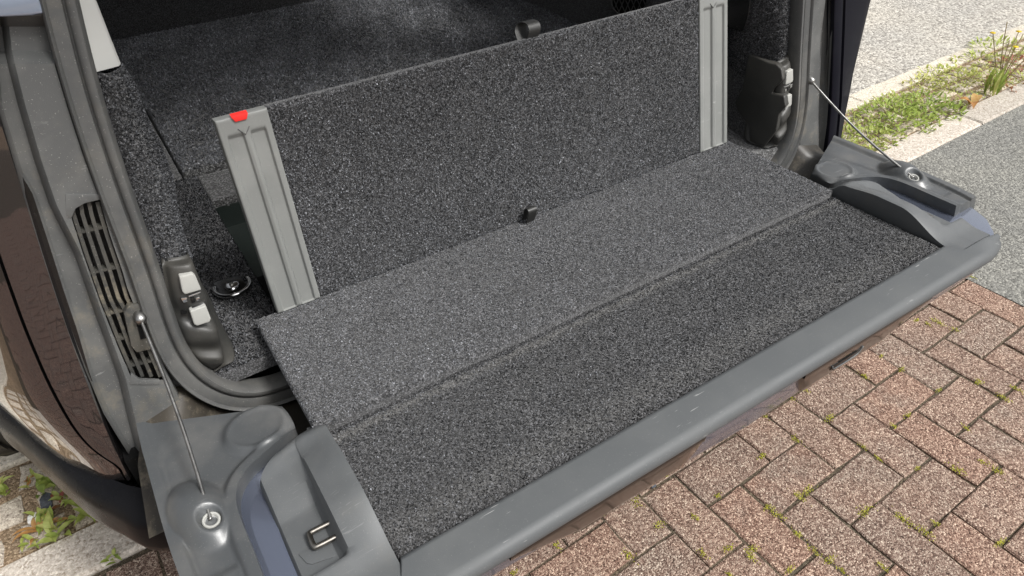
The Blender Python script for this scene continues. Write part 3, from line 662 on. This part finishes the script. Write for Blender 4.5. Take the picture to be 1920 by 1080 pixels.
# relief of the raised front along its height (negative = towards viewer)
rel = [(0, .012), (.06, .010), (.13, -.014), (.2, -.017), (.40, -.017), (.44, -.004), (.50, -.004), (.53, -.017), (.62, -.017), (.68, .000), (.74, -.006), (.80, -.011), (.88, -.006), (.94, .004), (1, .012)]
for s in rowsS:
    r_ = itp(s, rel)
    c0 = on_j(*at_i(cl[0], s), .010); c1 = on_j(*at_i(f1, s), .008 + r_ * .6); c2 = on_j(*at_i(f2, s), .008 + r_); c4 = on_j(*at_i(cl[4], s), .085)
    if c4[2] < FZ + .004: c4 = on_z(*at_i(cl[4], s), FZ + .004)
    a = c1 + np.array([0, .012, 0]); c3 = c2 * .35 + c4 * .65 + np.array([-.014, -.004, 0])
    P = [c0, c0 * .5 + a * .5, c1, c1 * .5 + c2 * .5 + np.array([0, -.003, 0]), c2, c2 + (c3 - c2) * .15 + np.array([.004, .008, 0]), c3, c4 * .7 + c3 * .3, c4, c4 + np.array([-.012, .006, 0])]
    G.append(spline(P, 36))
G = smooth2(np.array(G), 2)
lcL, lcR = both('latch_cover', G.reshape(-1, 3), gridF(*G.shape[:2]), M['latch_plastic'], car)
pads = [[(336, 519), (361, 513), (367, 518), (378, 544), (347, 553), (342, 548)], [(356, 584), (386, 573), (396, 598), (394, 604), (370, 612), (364, 609)]]
for pd in pads:
    V_, F_ = prism([on_j(a, b, -.016) for a, b in pd], (0, .012, 0), .0025, 3)
    both('latch_pad', V_, F_, M['pad_light'], lcL, angle=50, parent2=lcR)
V_, F_ = prism([on_j(a, b, -.004) for a, b in [(350, 557), (378, 548), (386, 570), (358, 580)]], (0, .012, 0), .001); both('latch_recess', V_, F_, M['void'], lcL, angle=40, parent2=lcR)
for q, mt in (([(353, 555), (376, 547), (377, 550), (354, 558)], 'chrome'), ([(360, 578), (384, 569), (385, 573), (361, 582)], 'chrome'), ([(367, 559), (374, 557), (376, 563), (369, 566)], 'chrome'), ([(339, 559), (350, 558), (352, 566), (344, 568)], 'chrome'), ([(357, 560), (364, 557), (367, 566), (360, 569)], 'gloss_black')):
    V_, F_ = prism([on_j(a, b, -.011) for a, b in q], (0, .008, 0), .0008); both('latch_jaw', V_, F_, M[mt], lcL, angle=40, parent2=lcR)
V_, F_ = prism([on_j(a, b, -.0025) for a, b in [(340, 585), (350, 583), (351, 588), (341, 590)]], (0, .006, 0), .0); mesh('slot', V_, F_, M['void'], lcL, False)

def on_x(px, py, x): d = ray(px, py); return CAM + d * (x - CAM[0]) / d[0]
V_, F_ = prism([on_x(a, b, 1.189) for a, b in [(1402, 104), (1408, 102), (1440, 117), (1456, 121), (1465, 130), (1468, 150), (1450, 167), (1447, 175), (1470, 180), (1473, 200), (1460, 214), (1455, 245), (1432, 276), (1405, 268), (1404, 238), (1382, 208), (1377, 192), (1391, 166)]], (.02, .006, 0), .006, 4)
mesh('cover_wing', V_, F_, M['latch_plastic'], lcR, angle=50)
# --- storage net and black pocket panel on the right wall
def on_x(px, py, x): d = ray(px, py); return CAM + d * (x - CAM[0]) / d[0]
pk = [(1340, -40), (1412, -40), (1404, 30), (1396, 56), (1388, 61), (1340, 42)]
V_, F_ = prism([on_x(a, b, 1.165) for a, b in pk], (.012, .01, 0), .004, 3); mesh('pocket_panel', V_, F_, M['gloss_black'], car, angle=40)
V_, F_ = prism([on_x(a, b, 1.36) for a, b in [(1146, -30), (1320, -30), (1320, 30), (1160, 30), (1150, 18)]], (.01, .0, 0), .0); npk = mesh('net_pocket', V_, F_, M['void'], car, False)
nv_, nf_ = [], []
def strand(a, b, r=.0012):
    a, b = np.array(a), np.array(b); d = b - a; u = np.cross(d, [1, 0, 0]); u = u / np.linalg.norm(u) * r; q = len(nv_)
    nv_.extend([a - u, a + u, b + u, b - u, a - u + np.array([-.002, 0, 0]), a + u + np.array([-.002, 0, 0]), b + u + np.array([-.002, 0, 0]), b - u + np.array([-.002, 0, 0])]); nf_.extend([(q, q + 1, q + 2, q + 3), (q + 7, q + 6, q + 5, q + 4), (q, q + 4, q + 5, q + 1), (q + 3, q + 2, q + 6, q + 7)])
for i in range(-2, 16):
    for sg in (9, -9):
        strand(on_x(1150 + i * 11, -30, 1.352), on_x(1150 + i * 11 + sg * 3, 34, 1.352))
mesh('net', nv_, nf_, M['rubber'], npk, False)
tube('net_cord', spline([on_x(a, b, 1.35) for a, b in [(1148, -30), (1146, -5), (1148, 12), (1160, 26), (1180, 34)]], 20), .003, M['rubber'], npk, 6)

# ------------------------------------------------------------------ lower tailgate (folded down)
TZ = ZF - .016
sh_out = [(-.03, -.275), (-.07, -.268), (-.12, -.235), (-.240, -.14), (-.250, -.30), (-.246, -.43), (-.232, -.475), (-.213, -.515), (-.178, -.548), (-.150, -.566), (.55, -.585)]
poly = [(x, y, ZF - .030) for x, y in sh_out]; poly += [(XC2 - x, y, z) for x, y, z in poly[::-1][1:]]
poly = poly[::-1]
V_, F_ = prism(poly, (0, 0, -.07), .004, 2)
tg = mesh('tailgate', V_, F_, M['paint_blue'], car, angle=40)
# carpet pad
def tgp(s, t):
    x0, x1 = -.0376 + .0156 * t, 1.118 + .005 * t; return (x0 + (x1 - x0) * s, -.27 - .265 * t, TZ)
def tgh(s, t):
    d = t * .265; return -.007 * math.exp(-((d - .021) / .004) ** 2) + .002 * math.exp(-((d - .034) / .006) ** 2) - .004 * sst(.94, 1.0, t) + .004 * math.sin(math.pi * s) * math.sin(math.pi * t)
A = pad_slab(tgp, (0, 0, 1), .02, .006, 380, 96, .0008, tgh, (1.15, .265))
mesh('carpet_pad', A.reshape(-1, 3), gridF(*A.shape[:2]), M['carpet_tailgate'], tg)
pile(A[1:-1, 1:-1], tg, 165000, PAL_DARK)
# nose / edge trim swept along x, curving back at the corners
npf = [(-.528, -.045), (-.531, -.0145), (-.533, -.0102), (-.538, -.0090), (-.5395, -.0090), (-.560, -.0094), (-.583, -.0101), (-.5855, -.0104), (-.5920, -.0128), (-.5965, -.0175), (-.5985, -.0240), (-.5985, -.030), (-.596, -.0345), (-.588, -.038)]
xs = np.r_[np.linspace(-.155, -.03, 24), np.linspace(-.02, 1.12, 40), np.linspace(1.13, 1.255, 24)]
A = []
for x in xs:
    e = max(0, abs(x - .55) - .57); back = 1.5 * max(0, e - .02) ** 2
    row = []
    for (y, z) in npf:
        yy = y
        if e > 0 and y > -.575: yy = y + (np.interp(y, [-.575, -.528], [-.575, -.5585]) - y) * sst(0, .014, e)
        yy += back * sst(-.565, -.595, y)
        zz = ZF + z - .008 * sst(.02, .09, e) * sst(-.55, -.594, y) - .010 * sst(.08, .14, e)
        row.append((x, yy, zz))
    A.append(row)
A = np.array(A)
mesh('edge_trim', A.reshape(-1, 3), gridF(*A.shape[:2]), M['edge_plastic'], tg, angle=70)
for A_, fl in ((A[0], False), (A[-1], True)):
    c = A_.mean(0); V_ = np.vstack([A_, c[None]]); F_ = [(i, i + 1, len(A_)) for i in range(len(A_) - 1)] + [(len(A_) - 1, 0, len(A_))]
    mesh('edge_cap', V_, [f[::-1] for f in F_] if fl else F_, M['edge_plastic'], tg)
# outer skin visible below the nose, with two garnish bulges and the release button
skin = []
for x in np.linspace(-.153, 1.253, 60):
    e = max(0, abs(x - .55) - .57); back = 1.5 * max(0, e - .02) ** 2 + .004 * sst(.02, .1, e)
    skin.append([(x, y + back, ZF + z) for y, z in [(-.586, -.033), (-.5915, -.037), (-.5905, -.0395), (-.5912, -.0415), (-.587, -.050), (-.577, -.062), (-.55, -.072), (-.50, -.085)]])
skin = np.array(skin); mesh('outer_skin', skin.reshape(-1, 3), gridF(*skin.shape[:2]), M['paint_skin'], tg, angle=50)
for x0, x1 in ((.10, .44), (.66, 1.0)):
    P = []
    for k in np.linspace(0, 1, 24):
        x = x0 + (x1 - x0) * k; a = min(1, max(0, min(k / (.35 if x0 < .5 else .05), (1 - k) / (.08 if x0 < .5 else .35)))); a = a ** .8
        P.append([(x, -.5900, ZF - .036), (x, -.5935, ZF - .040), (x, -.5925, ZF - .050), (x, -.5905, ZF - .050 - .030 * a), (x, -.586, ZF - .052 - .044 * a), (x, -.570, ZF - .058 - .050 * a), (x, -.53, ZF - .06 - .045 * a)])
    P = np.array(P); mesh('tailgate_garnish', P.reshape(-1, 3), gridF(*P.shape[:2]), M['paint_skin'], tg, angle=50)
V_, F_ = boxVF((.775, -.5885, ZF - .068), (.085, .008, .013), .003, 2); bt = mesh('release_button', V_, F_, M['gloss_black'], tg)
V_, F_ = boxVF((.775, -.5915, ZF - .0635), (.05, .003, .003), .001, 1); mesh('button_slot', V_, F_, M['void'], bt)
A = [(.735, -.5925, ZF - .064), (.745, -.5925, ZF - .0735), (.80, -.5925, ZF - .0735), (.815, -.5925, ZF - .060)]; tube('button_rim', spline(A, 24), .0014, M['plastic'], bt, 6)

# --- outer side plate with buffer disc, cable mound and raised rim
I_ = [(-.062, -.200), (-.058, -.235), (-.062, -.258), (-.085, -.270), (-.110, -.281), (-.138, -.295), (-.156, -.313), (-.166, -.337), (-.169, -.37), (-.168, -.42), (-.168, -.468)]
O_ = [(-.2555, -.112), (-.257, -.16), (-.257, -.20), (-.257, -.24), (-.257, -.28), (-.257, -.32), (-.256, -.36), (-.254, -.40), (-.251, -.43), (-.248, -.45), (-.244, -.468)]
I_, O_ = spline(I_, 90), spline(O_, 90)
U_ = np.r_[0, 0, .004, .012, np.linspace(.02, 1, 60), 1, 1]
A = np.zeros((90, len(U_), 3))
for j, u in enumerate(U_):
    xy = O_ * (1 - u) + I_ * u
    A[:, j, 0], A[:, j, 1] = xy[:, 0], xy[:, 1]
X, Y = A[..., 0], A[..., 1]
dI = np.min(np.hypot(X[..., None] - I_[None, None, :, 0], Y[..., None] - I_[None, None, :, 1]), axis=2)
dO = np.min(np.hypot(X[..., None] - O_[None, None, :, 0], Y[..., None] - O_[None, None, :, 1]), axis=2)
Zp = np.full(X.shape, ZF - .016)
Zp += .005 * (1 - sst(.014, .018, dO)) - .003 * np.exp(-((dO - .020) / .002) ** 2)
near = sst(-.262, -.285, Y)                                     # rim is only along the channel side
Zp += .010 * (1 - sst(.012, .026, dI)) * sst(-.252, -.270, Y)
dd = np.hypot((X + .107) / 1.0, (Y + .224) / .92); Zp += .009 * (1 - sst(.041, .052, dd)) - .0025 * (1 - sst(.0375, .0395, dd)) + .0015 * np.exp(-((dd - .0405) / .002) ** 2)
th_ = math.radians(14); xr = (X + .213) * math.cos(th_) + (Y + .325) * math.sin(th_); yr = -(X + .213) * math.sin(th_) + (Y + .325) * math.cos(th_)
mm = np.hypot(xr / .040, yr / .068); Zp = np.maximum(Zp, ZF - .017 + .030 * (1 - mm ** 2.2) * (mm < 1))
sk = np.hypot(X + .2016, Y + .352); Zp -= .016 * (1 - sst(.010, .016, sk))
Zp += .004 * sst(-.425, -.43, Y) * sst(.02, .024, dI) * sst(.02, .03, dO)
A[..., 2] = smooth2(Zp, 1)
A[:, 0, 2] -= .05; A[:, -1, 2] = ZF - .040; A[:, -2, 2] -= .004
A[:, -1, 0] += .0; 
end = A[-1].copy(); end[:, 2] = ZF - .040; end[:, 1] -= .006; first = A[0].copy(); first[:, 2] -= .035; first[:, 1] += .004
A = np.concatenate([first[None], A, end[None]], 0)
spL, spR = both('side_plate', A.reshape(-1, 3), gridF(*A.shape[:2]), M['plastic'], tg, angle=60)
V_, F_ = lathe([(.008, -.01), (.011, -.004), (.0115, .002), (.0102, .004), (.008, .003), (.0072, -.004), (.0, -.006)], (-.2016, -.352, ZF - .006), (.15, -.25, 1), 24)
both('cable_socket', V_, F_, M['pad_light'], spL, parent2=spR)
# --- support cables
c0 = on_j(262, 594, -.012); c1 = np.array([-.2016, -.352, ZF - .004])
P = np.array([c0 * (1 - t) + c1 * t + np.array([.004, 0, -.008]) * math.sin(math.pi * t) for t in np.linspace(0, 1, 160)])
cbs = tube('support_cable', P, .0025, M['cable'], car, 12, 6, 500, True, True)
V_, F_ = lathe([(0, -.012), (.006, -.011), (.0085, -.006), (.0085, .004), (.006, .010), (0, .011)], c0, tuple(c0 - c1), 20)
both('cable_ferrule', V_, F_, M['cable'], cbs[0], parent2=cbs[1])
# --- end caps with latch striker
ys = np.r_[np.linspace(-.262, -.30, 20), np.linspace(-.303, -.56, 90)]
G = []
for y in ys:
    t = (-.265 - y) / .295; tt = max(t, 0)
    hw = -.020 + .036 * sst(-.02, .14, t) + .010 * sst(.1, .4, t) - .037 * sst(.55, .93, t); dp = .013 * sst(.03, .22, t) * (1 - sst(.58, .86, t))
    ap = sst(0, .20, tt) ** .8
    xo = -.048 - .086 * ap
    xc = -.044 - .026 * sst(0, .14, tt)
    rdep = .046 * sst(.03, .60, tt) * (1 - sst(.735, .80, tt)) if tt > .06 else 0
    ww = .002 + .007 * sst(.05, .7, tt)
    cz = ZF + hw + .002 - dp
    xw = xc - ww
    zf = cz - rdep
    zf = max(zf, ZF - .022)
    zo = zf + (-.006 + .008 * sst(.2, .6, tt)) * (1 - sst(.74, .8, tt)) - .003
    zo = min(zo, cz)
    xw = max(min(xw, xc - .003), xo + .003)
    lipx = xo + .010
    row = [(-.0300, ZF - .03), (-.0222, ZF + hw - .005), (-.0228, ZF + hw - .0012), (-.028, ZF + hw), (-.042, ZF + hw + .001 - dp * .3), (xc + .006, cz), (xc, cz - .0008), (xc - .003, cz - .004 * (rdep > .002)), (xw + .004, zf + .005 * (rdep > .006)), (xw, zf), (xw * .66 + xo * .34, zf * .6 + zo * .4), (xw * .33 + xo * .67, zf * .3 + zo * .7), (lipx, zo), (xo + .004, zo + .001), (xo, zo - .003), (xo - .001, ZF - .040)]
    G.append([(x, y, z) for x, z in row])
G = np.array(G); G2 = smooth2(G, 1); G2[:, 0] = G[:, 0]; G2[:, -1] = G[:, -1]
e0 = G2[0].copy(); e0[:, 2] = ZF - .05; e1 = G2[-1].copy(); e1[:, 2] = ZF - .04; e1[:, 1] -= .0015
G2 = np.concatenate([e0[None], G2, e1[None]], 0)
ecL, ecR = both('end_cap', G2.reshape(-1, 3), gridF(*G2.shape[:2], flip=True), M['cap_plastic'], tg, angle=35)
sz = ZF - .015
s0, s1, k0, k1 = on_z(627, 976, sz), on_z(631, 1006, sz), on_z(579, 1000, sz), on_z(590, 1027, sz)
P = spline([s0, s0 * .15 + k0 * .85, k0 * .9 + k1 * .1, k1 * .9 + k0 * .1, s1 * .15 + k1 * .85, s1], 40)
V_, F_ = prism([on_z(a, b, ZF - .0232) for a, b in [(560, 1041), (566, 1036), (622, 1018), (630, 1020), (642, 1036), (638, 1042), (586, 1059), (576, 1058)]], (0, 0, .0022), .0006)
both('access_cover', V_, F_, M['cap_plastic'], ecL, angle=30, parent2=ecR)
tube('latch_striker', P, .0038, M['striker'], ecL, 10); tube('latch_striker', mirV(P), .0038, M['striker'], ecR, 10)

# ------------------------------------------------------------------ folding load floor board (separate, liftable)
board = empty('load_floor_board', (.55, 0, ZF))
tag(board, 'charcoal carpeted load floor board folded up into a backrest with grey end rails', 'floor board')
tl, tr_, HL, HR = .055, .205, .351, .334
def bp_(s, t, off=0):                            # s across 0..1 over x 0..1.1, t up
    x = 1.1 * s; k = tl + (tr_ - tl) * s; h = HL + (HR - HL) * s
    return (x, k * h * t - off, ZF + .002 + h * t)
pn = (0, -.985, .13)
A = pad_slab(lambda s, t: bp_(.0785 / 1.1 + s * (1.0105 - .0785) / 1.1, t), pn, .02, .004, 330, 124, .0008, None, (.93, .34))
backrest = mesh('backrest_panel', A.reshape(-1, 3), gridF(*A.shape[:2]), M['carpet_panel'], board)
pile(A[1:-1, 1:-1], backrest, 170000, PAL)
def flp(s, t): return (-.0383 + (1.1142 + .0383) * s, .010 - .298 * t, ZF)
def flh(s, t): return .0015 * math.sin(math.pi * t)
A = pad_slab(flp, (0, 0, 1), .018, .006, 400, 108, .0008, flh, (1.15, .298))
flap = mesh('seat_flap', A.reshape(-1, 3), gridF(*A.shape[:2]), M['carpet_flap'], board)
pile(A[1:-1, 1:-1], flap, 180000, PAL_WORN)
def rail(x0, x1, red):
    def P(s, t): return np.array(bp_((x0 + (x1 - x0) * s) / 1.1, t)) + np.array([0, -.003, 0])
    wv = x1 - x0
    def h(s, t):
        v = (1 - t) * .34; rec = 0
        for a, b in ((.12, .45), (.56, .88)):
            inx = sst(a, a + .03, s) * (1 - sst(b - .03, b, s)); rec = max(rec, inx * sst(.026, .029, v))
        return -.005 * rec + .0012 * (1 - sst(.0, .05, abs(s - .505))) * sst(.03, .05, v)
    A = pad_slab(P, pn, .022, .0025, 70, 110, 0, h, (wv, .34))
    r = mesh('end_rail', A.reshape(-1, 3), gridF(*A.shape[:2]), M['rail'], board, angle=60)
    return r, P
r1, P1 = rail(.0, .078, True); r2, P2 = rail(1.0115, 1.1, False)
q = [P1(.30, 1.002), P1(.62, 1.002), P1(.57, .979), P1(.35, .979)]
V_, F_ = prism([np.array(p) + np.array([0, -.003, 0]) for p in q], (0, .008, .003), .0008); mesh('reflector', V_, F_, M['red'], r1, angle=40)
for P_, r in ((P1, r1), (P2, r2)):
    q = [P_(.36, .945), P_(.47, .915), P_(.58, .945)]; tube('arrow_mark', [np.array(p) + np.array([0, -.0003, 0]) for p in q], .0009, M['rubber'], r, 6)
def strap(pts, width, name='pull_tab'):
    P = spline(pts, 26); A = np.array([[p + np.array([-width / 2, 0, 0]), p + np.array([width / 2, 0, 0])] for p in P]); th = np.gradient(P, axis=0); th /= np.linalg.norm(th, axis=1)[:, None]
    nrm = np.cross(th, [1, 0, 0]); B = A + (nrm * .0016)[:, None]
    V = np.concatenate([A, B], 1)[:, [0, 1, 3, 2]]; mesh(name, V.reshape(-1, 3), gridF(len(P), 4, True) + [(0, 1, 2, 3), tuple(4 * (len(P) - 1) + k for k in (3, 2, 1, 0))], M['plastic_dark'], board, angle=50)
b = np.array(bp_(.522, .99))
strap([b + np.array([-.006, .018, -.004]), b + np.array([-.002, .034, .014]), b + np.array([.006, .034, .025]), b + np.array([.012, .018, .026]), b + np.array([.012, .010, .016]), b + np.array([.008, .014, .0])], .026)
b = np.array(bp_(.474, .0)) + np.array([0, -.004, .004])
strap([b + np.array([0, .000, -.002]), b + np.array([0, -.004, .020]), b + np.array([0, -.012, .030]), b + np.array([0, -.020, .027]), b + np.array([0, -.016, .012]), b + np.array([0, -.010, -.003])], .020)

# ------------------------------------------------------------------ plants, moss, chips
def leafVF(L, W, bend, r, n=7, tip=.5, cup=.2):
    V, F = [], []
    for i in range(n + 1):
        t = i / n; wd = W * math.sin(math.pi * min(1, t * .96 + .04) ** .8) * (1 - .25 * t); z = bend * (t - .9 * t * t) * L * 2; x = L * t * (1 - .15 * t)
        V += [(x, -wd / 2, z + cup * wd), (x, 0, z), (x, wd / 2, z + cup * wd)]
    for i in range(n):
        for k in (0, 1): F.append((3 * i + k, 3 * i + k + 1, 3 * i + k + 4, 3 * i + k + 3))
    return np.array(V), F
def xf(V, az, pitch, p):
    V = np.array(V); cp, sp2 = math.cos(pitch), math.sin(pitch); x = V[:, 0] * cp - V[:, 2] * sp2; z = V[:, 0] * sp2 + V[:, 2] * cp
    c, s = math.cos(az), math.sin(az); return np.stack([c * x - s * V[:, 1], s * x + c * V[:, 1], z], 1) + np.array(p)
def plant_obj(name, px, py, label, cat, n, L, W, mats, pitch=(.2, 1.0), group=None, spread=.02, z=0.0, seed=0):
    r = np.random.default_rng(seed); c = on_z(px, py, z); root = empty(name, c); tag(root, label, cat, group)
    for i in range(n):
        az = 2 * math.pi * i / n + r.uniform(-.5, .5); l = L * r.uniform(.65, 1.15); V, F = leafVF(l, W * r.uniform(.8, 1.15), r.uniform(.1, .5), r)
        V = xf(V, az, r.uniform(*pitch), c + np.array([r.uniform(-spread, spread), r.uniform(-spread, spread), .004]))
        mesh('leaf', V, F, M[mats[i % len(mats)]], root)
    return root
def clump(name, px, py, label, cat, n, rad, L, W, mat, seed, height=.05, group=None):     # bushy plant, small leaves in one crown mesh
    r = np.random.default_rng(seed); c = on_z(px, py, 0); V, F = [], []
    for i in range(n):
        a, q = r.uniform(0, 2 * math.pi), math.sqrt(r.uniform()) * rad; h = height * (1 - (q / rad) ** 2) * r.uniform(.2, 1)
        lv, lf = leafVF(L * r.uniform(.6, 1.2), W * r.uniform(.7, 1.2), r.uniform(-.2, .5), r, 4)
        lv = xf(lv, a + r.normal(0, 1.0), r.uniform(-.3, .9), c + np.array([q * math.cos(a), q * math.sin(a) * .8, h + .004])); b = len(V); V += list(lv); F += [tuple(b + k for k in f) for f in lf]
    stems = 0
    root = empty(name, c); tag(root, label, cat, group); mesh('foliage', V, F, M[mat], root)
    for k in range(4):
        a = r.uniform(0, 6.28); tube('stem', spline([c, c + np.array([.3 * rad * math.cos(a), .3 * rad * math.sin(a), height * .5]), c + np.array([.6 * rad * math.cos(a), .6 * rad * math.sin(a), height * .9])], 8), .0012, M['stalk'], root, 5)
    return root
# low green cover between the setts beyond the car
gv, gf = [], []; r = np.random.default_rng(11)
cx = [(r.uniform(2.5, 5.4), r.uniform(.40, .69), r.uniform(.03, .11)) for _ in range(70)]
for q in range(2300):
    x_, y_, rd = cx[int(r.integers(len(cx)))]; p = st(x_ + r.normal(0, rd), min(.70, max(.39, y_ + r.normal(0, rd * .6))), r.uniform(.001, .012))
    lv, lf = leafVF(r.uniform(.012, .028), r.uniform(.007, .012), r.uniform(0, .5), r, 2); lv = xf(lv, r.uniform(0, 6.28), r.uniform(0, .9), p); b = len(gv); gv += list(lv); gf += [tuple(b + k for k in f) for f in lf]
tag(mesh('ground_cover', gv, gf, M['leaf_yellow']), 'low yellow green ground cover growing between the pale setts', 'ground cover', kind='stuff')
# left bed beside the bumper
plant_obj('weed', 8, 925, 'small bright green rosette weed at the left edge of the setts', 'weed', 8, .05, .020, ['leaf', 'leaf_yellow'], seed=1)
plant_obj('weed', 92, 918, 'dark green leafy weed growing between setts beside a dark slate chip', 'weed', 9, .055, .020, ['leaf'], seed=2)
plant_obj('weed', 84, 975, 'bushy little weed beside the white quartz chip', 'weed', 14, .040, .014, ['leaf', 'leaf_yellow'], seed=3)
plant_obj('weed', 172, 968, 'large toothed weed with long pointed leaves against the kerb by the bumper', 'weed', 9, .080, .022, ['leaf', 'leaf', 'leaf_yellow'], (.1, .8), seed=4)
plant_obj('weed', 112, 1000, 'spreading green weed lying along the top edge of the kerb', 'weed', 11, .055, .018, ['leaf', 'leaf_yellow'], (.05, .6), seed=5)
plant_obj('fern', 84, 1000, 'dried orange brown fern frond on the setts beside the kerb', 'fern', 10, .060, .012, ['leaf_brown'], (.05, .4), seed=6)
plant_obj('weed', 122, 940, 'reddish green creeping weed half under the black bumper', 'weed', 13, .040, .015, ['leaf', 'leaf_red', 'leaf'], seed=7)
plant_obj('weed', 62, 905, 'thin yellowish sprig in the joint between two setts', 'weed', 9, .035, .010, ['leaf_yellow', 'leaf_brown'], seed=8)
plant_obj('weed', 60, 1022, 'flat yellow green weed in the joint along the kerb', 'weed', 9, .038, .010, ['leaf_yellow'], (.0, .4), seed=9)
plant_obj('weed', 214, 1052, 'tiny green sprig in the joint between kerb and brick paving', 'weed', 7, .028, .009, ['leaf'], (.0, .5), seed=10)
# right bed beyond the car
RB = [(1632, 262, 'leaf_yellow', 150, .12, .055, 'bushy yellow green weed just beyond the tailgate corner'), (1668, 222, 'leaf', 260, .14, .16, 'tall leafy green weed behind the right support cable'),
      (1700, 232, 'leaf', 150, .13, .06, 'dense green weed spilling onto the kerb right of the tall leafy weed'), (1735, 198, 'leaf', 150, .13, .05, 'low spreading green weed in the middle of the sett strip'),
      (1760, 212, 'leaf', 110, .11, .045, 'low green weed beside the dry orange leaf'), (1722, 165, 'leaf_yellow', 60, .08, .10, 'single upright yellow green sprig in the second sett row'),
      (1775, 145, 'leaf_yellow', 130, .15, .04, 'flat yellow green weed mat near the road edging'), (1812, 150, 'leaf_yellow', 140, .16, .045, 'wide weed mat between the low weed and the tall dock'),
      (1870, 95, 'leaf', 120, .15, .07, 'dark green clump near the top of the sett strip'), (1838, 120, 'leaf_yellow', 100, .14, .04, 'small pale weed mat behind the dry stalks'),
      (1905, 125, 'leaf_red', 90, .13, .06, 'reddish weed clump at the right end of the sett strip'), (1880, 160, 'leaf_red', 60, .09, .05, 'dark red weed at the foot of the dry stalks'),
      (1912, 150, 'leaf_yellow', 90, .12, .04, 'yellow green weed against the kerb at the right edge'), (1690, 195, 'leaf_yellow', 90, .12, .04, 'thin pale weed patch behind the tall leafy weed')]
for i, (px, py, mt, n, rad, h, lb) in enumerate(RB): clump('weed', px, py, lb, 'weed', int(n * .85), rad * 1.2, .042 if mt == 'leaf' else .032, .013, mt, 20 + i, h * .62)
plant_obj('dock_plant', 1857, 178, 'upright light green grassy plant rising beside the kerb', 'plant', 16, .17, .020, ['leaf_yellow', 'leaf'], (.9, 1.45), seed=40, spread=.025)
c = on_z(1872, 165, 0); sk_ = empty('dry_stalk_plant', c); tag(sk_, 'thin bare brown stalks with a yellow flower above the setts', 'plant'); r_ = np.random.default_rng(5)
for k in range(9):
    d = np.array([r_.uniform(-.02, .22), r_.uniform(-.08, .12), r_.uniform(.15, .30)]); e = c + d
    tube('stalk', spline([c + np.array([r_.uniform(-.01, .01), 0, 0]), c + d * .5 + np.array([-.02, 0, .02]), e], 10), .0022, M['stalk'], sk_, 5)
    if k < 3:
        V_, F_ = lathe([(0, .004), (.012, .002), (.014, -.001), (0, -.004)], e, (0, 0, 1), 8); mesh('flower_head', V_, F_, M['flower'], sk_)
plant_obj('dry_leaf', 1815, 196, 'dry orange leaf lying against the kerb among green weeds', 'leaf', 3, .09, .05, ['leaf_brown'], (.0, .3), seed=50)
c = on_z(88, 943, 0.006); V_, F_ = prism([c + np.array([a, b_, 0]) for a, b_ in [(-.012, -.03), (.012, -.02), (.014, .02), (.0, .034), (-.014, .015)]], (0, 0, .007), .002)
tag(mesh('slate_chip', V_, F_, M['slate']), 'dark grey slate chip lying between the setts', 'stone')
c = on_z(66, 974, 0.004); V_, F_ = prism([c + np.array([a, b_, 0]) for a, b_ in [(-.014, -.012), (.012, -.014), (.016, .006), (.0, .016), (-.013, .010)]], (0, 0, .012), .004)
tag(mesh('quartz_chip', V_, F_, M['quartz']), 'small white quartz chip on the setts among the weeds', 'stone')
c = on_z(1224, 912, 0.002); V_, F_ = prism([c + np.array([a, b_, 0]) for a, b_ in [(-.008, -.005), (.006, -.006), (.010, .004), (-.004, .007)]], (0, 0, .006), .002)
tag(mesh('pebble', V_, F_, M['slate']), 'small blue grey pebble in a brick joint under the tailgate edge', 'stone')
# moss tufts in the brick joints
mossp = [(1760, 606, 14), (1718, 601, 6), (1740, 609, 6), (1793, 620, 7), (1820, 520, 7), (1642, 639, 6), (1620, 706, 8), (1653, 669, 5), (1505, 729, 10), (1481, 746, 10), (1430, 780, 8), (1492, 826, 9), (1428, 857, 8), (1555, 784, 11), (1675, 800, 7), (1702, 780, 7), (1760, 733, 6), (1690, 694, 8), (1835, 717, 9), (1882, 748, 11), (1905, 730, 9), (1810, 803, 6), (1864, 880, 13), (1795, 883, 13), (1618, 838, 6), (1646, 861, 5), (1720, 878, 5), (1455, 965, 13), (1437, 953, 6), (1498, 930, 10), (1514, 922, 10), (1620, 960, 14), (1694, 975, 15), (1736, 1000, 13), (1753, 982, 7), (1495, 1003, 8), (1527, 1035, 9), (1555, 1050, 9), (1576, 1070, 7), (1410, 1032, 11), (1408, 1045, 8), (1480, 1070, 8), (1875, 1018, 9), (1190, 938, 14), (1236, 985, 9), (1303, 970, 7), (1318, 1040, 8), (1178, 1042, 10), (1364, 1030, 9), (1345, 932, 6), (1300, 842, 6), (1045, 1025, 8), (964, 1075, 6), (1655, 1064, 8), (1840, 868, 6), (1366, 1078, 6)]
MV, MF = [], []; r = np.random.default_rng(3)
for px, py, sz_ in mossp:
    c = on_z(px, py, -.001); rad = sz_ * .0011; ori = r.choice([0, math.pi / 2]) + TH
    for k in range(int(sz_ * 6)):
        a = r.normal(0, rad * .9); b = r.normal(0, rad * .4); p = c + np.array([a * math.cos(ori) - b * math.sin(ori), a * math.sin(ori) + b * math.cos(ori), r.uniform(-.001, .004)])
        lv, lf = leafVF(r.uniform(.003, .006), r.uniform(.002, .0035), .5, r, 2); lv = xf(lv, r.uniform(0, 6.28), r.uniform(.1, 1.3), p); q = len(MV); MV += list(lv); MF += [tuple(q + k2 for k2 in f) for f in lf]
tag(mesh('moss', MV, MF, M['moss']), 'small yellow green moss tufts growing in the brick joints', 'moss', kind='stuff')
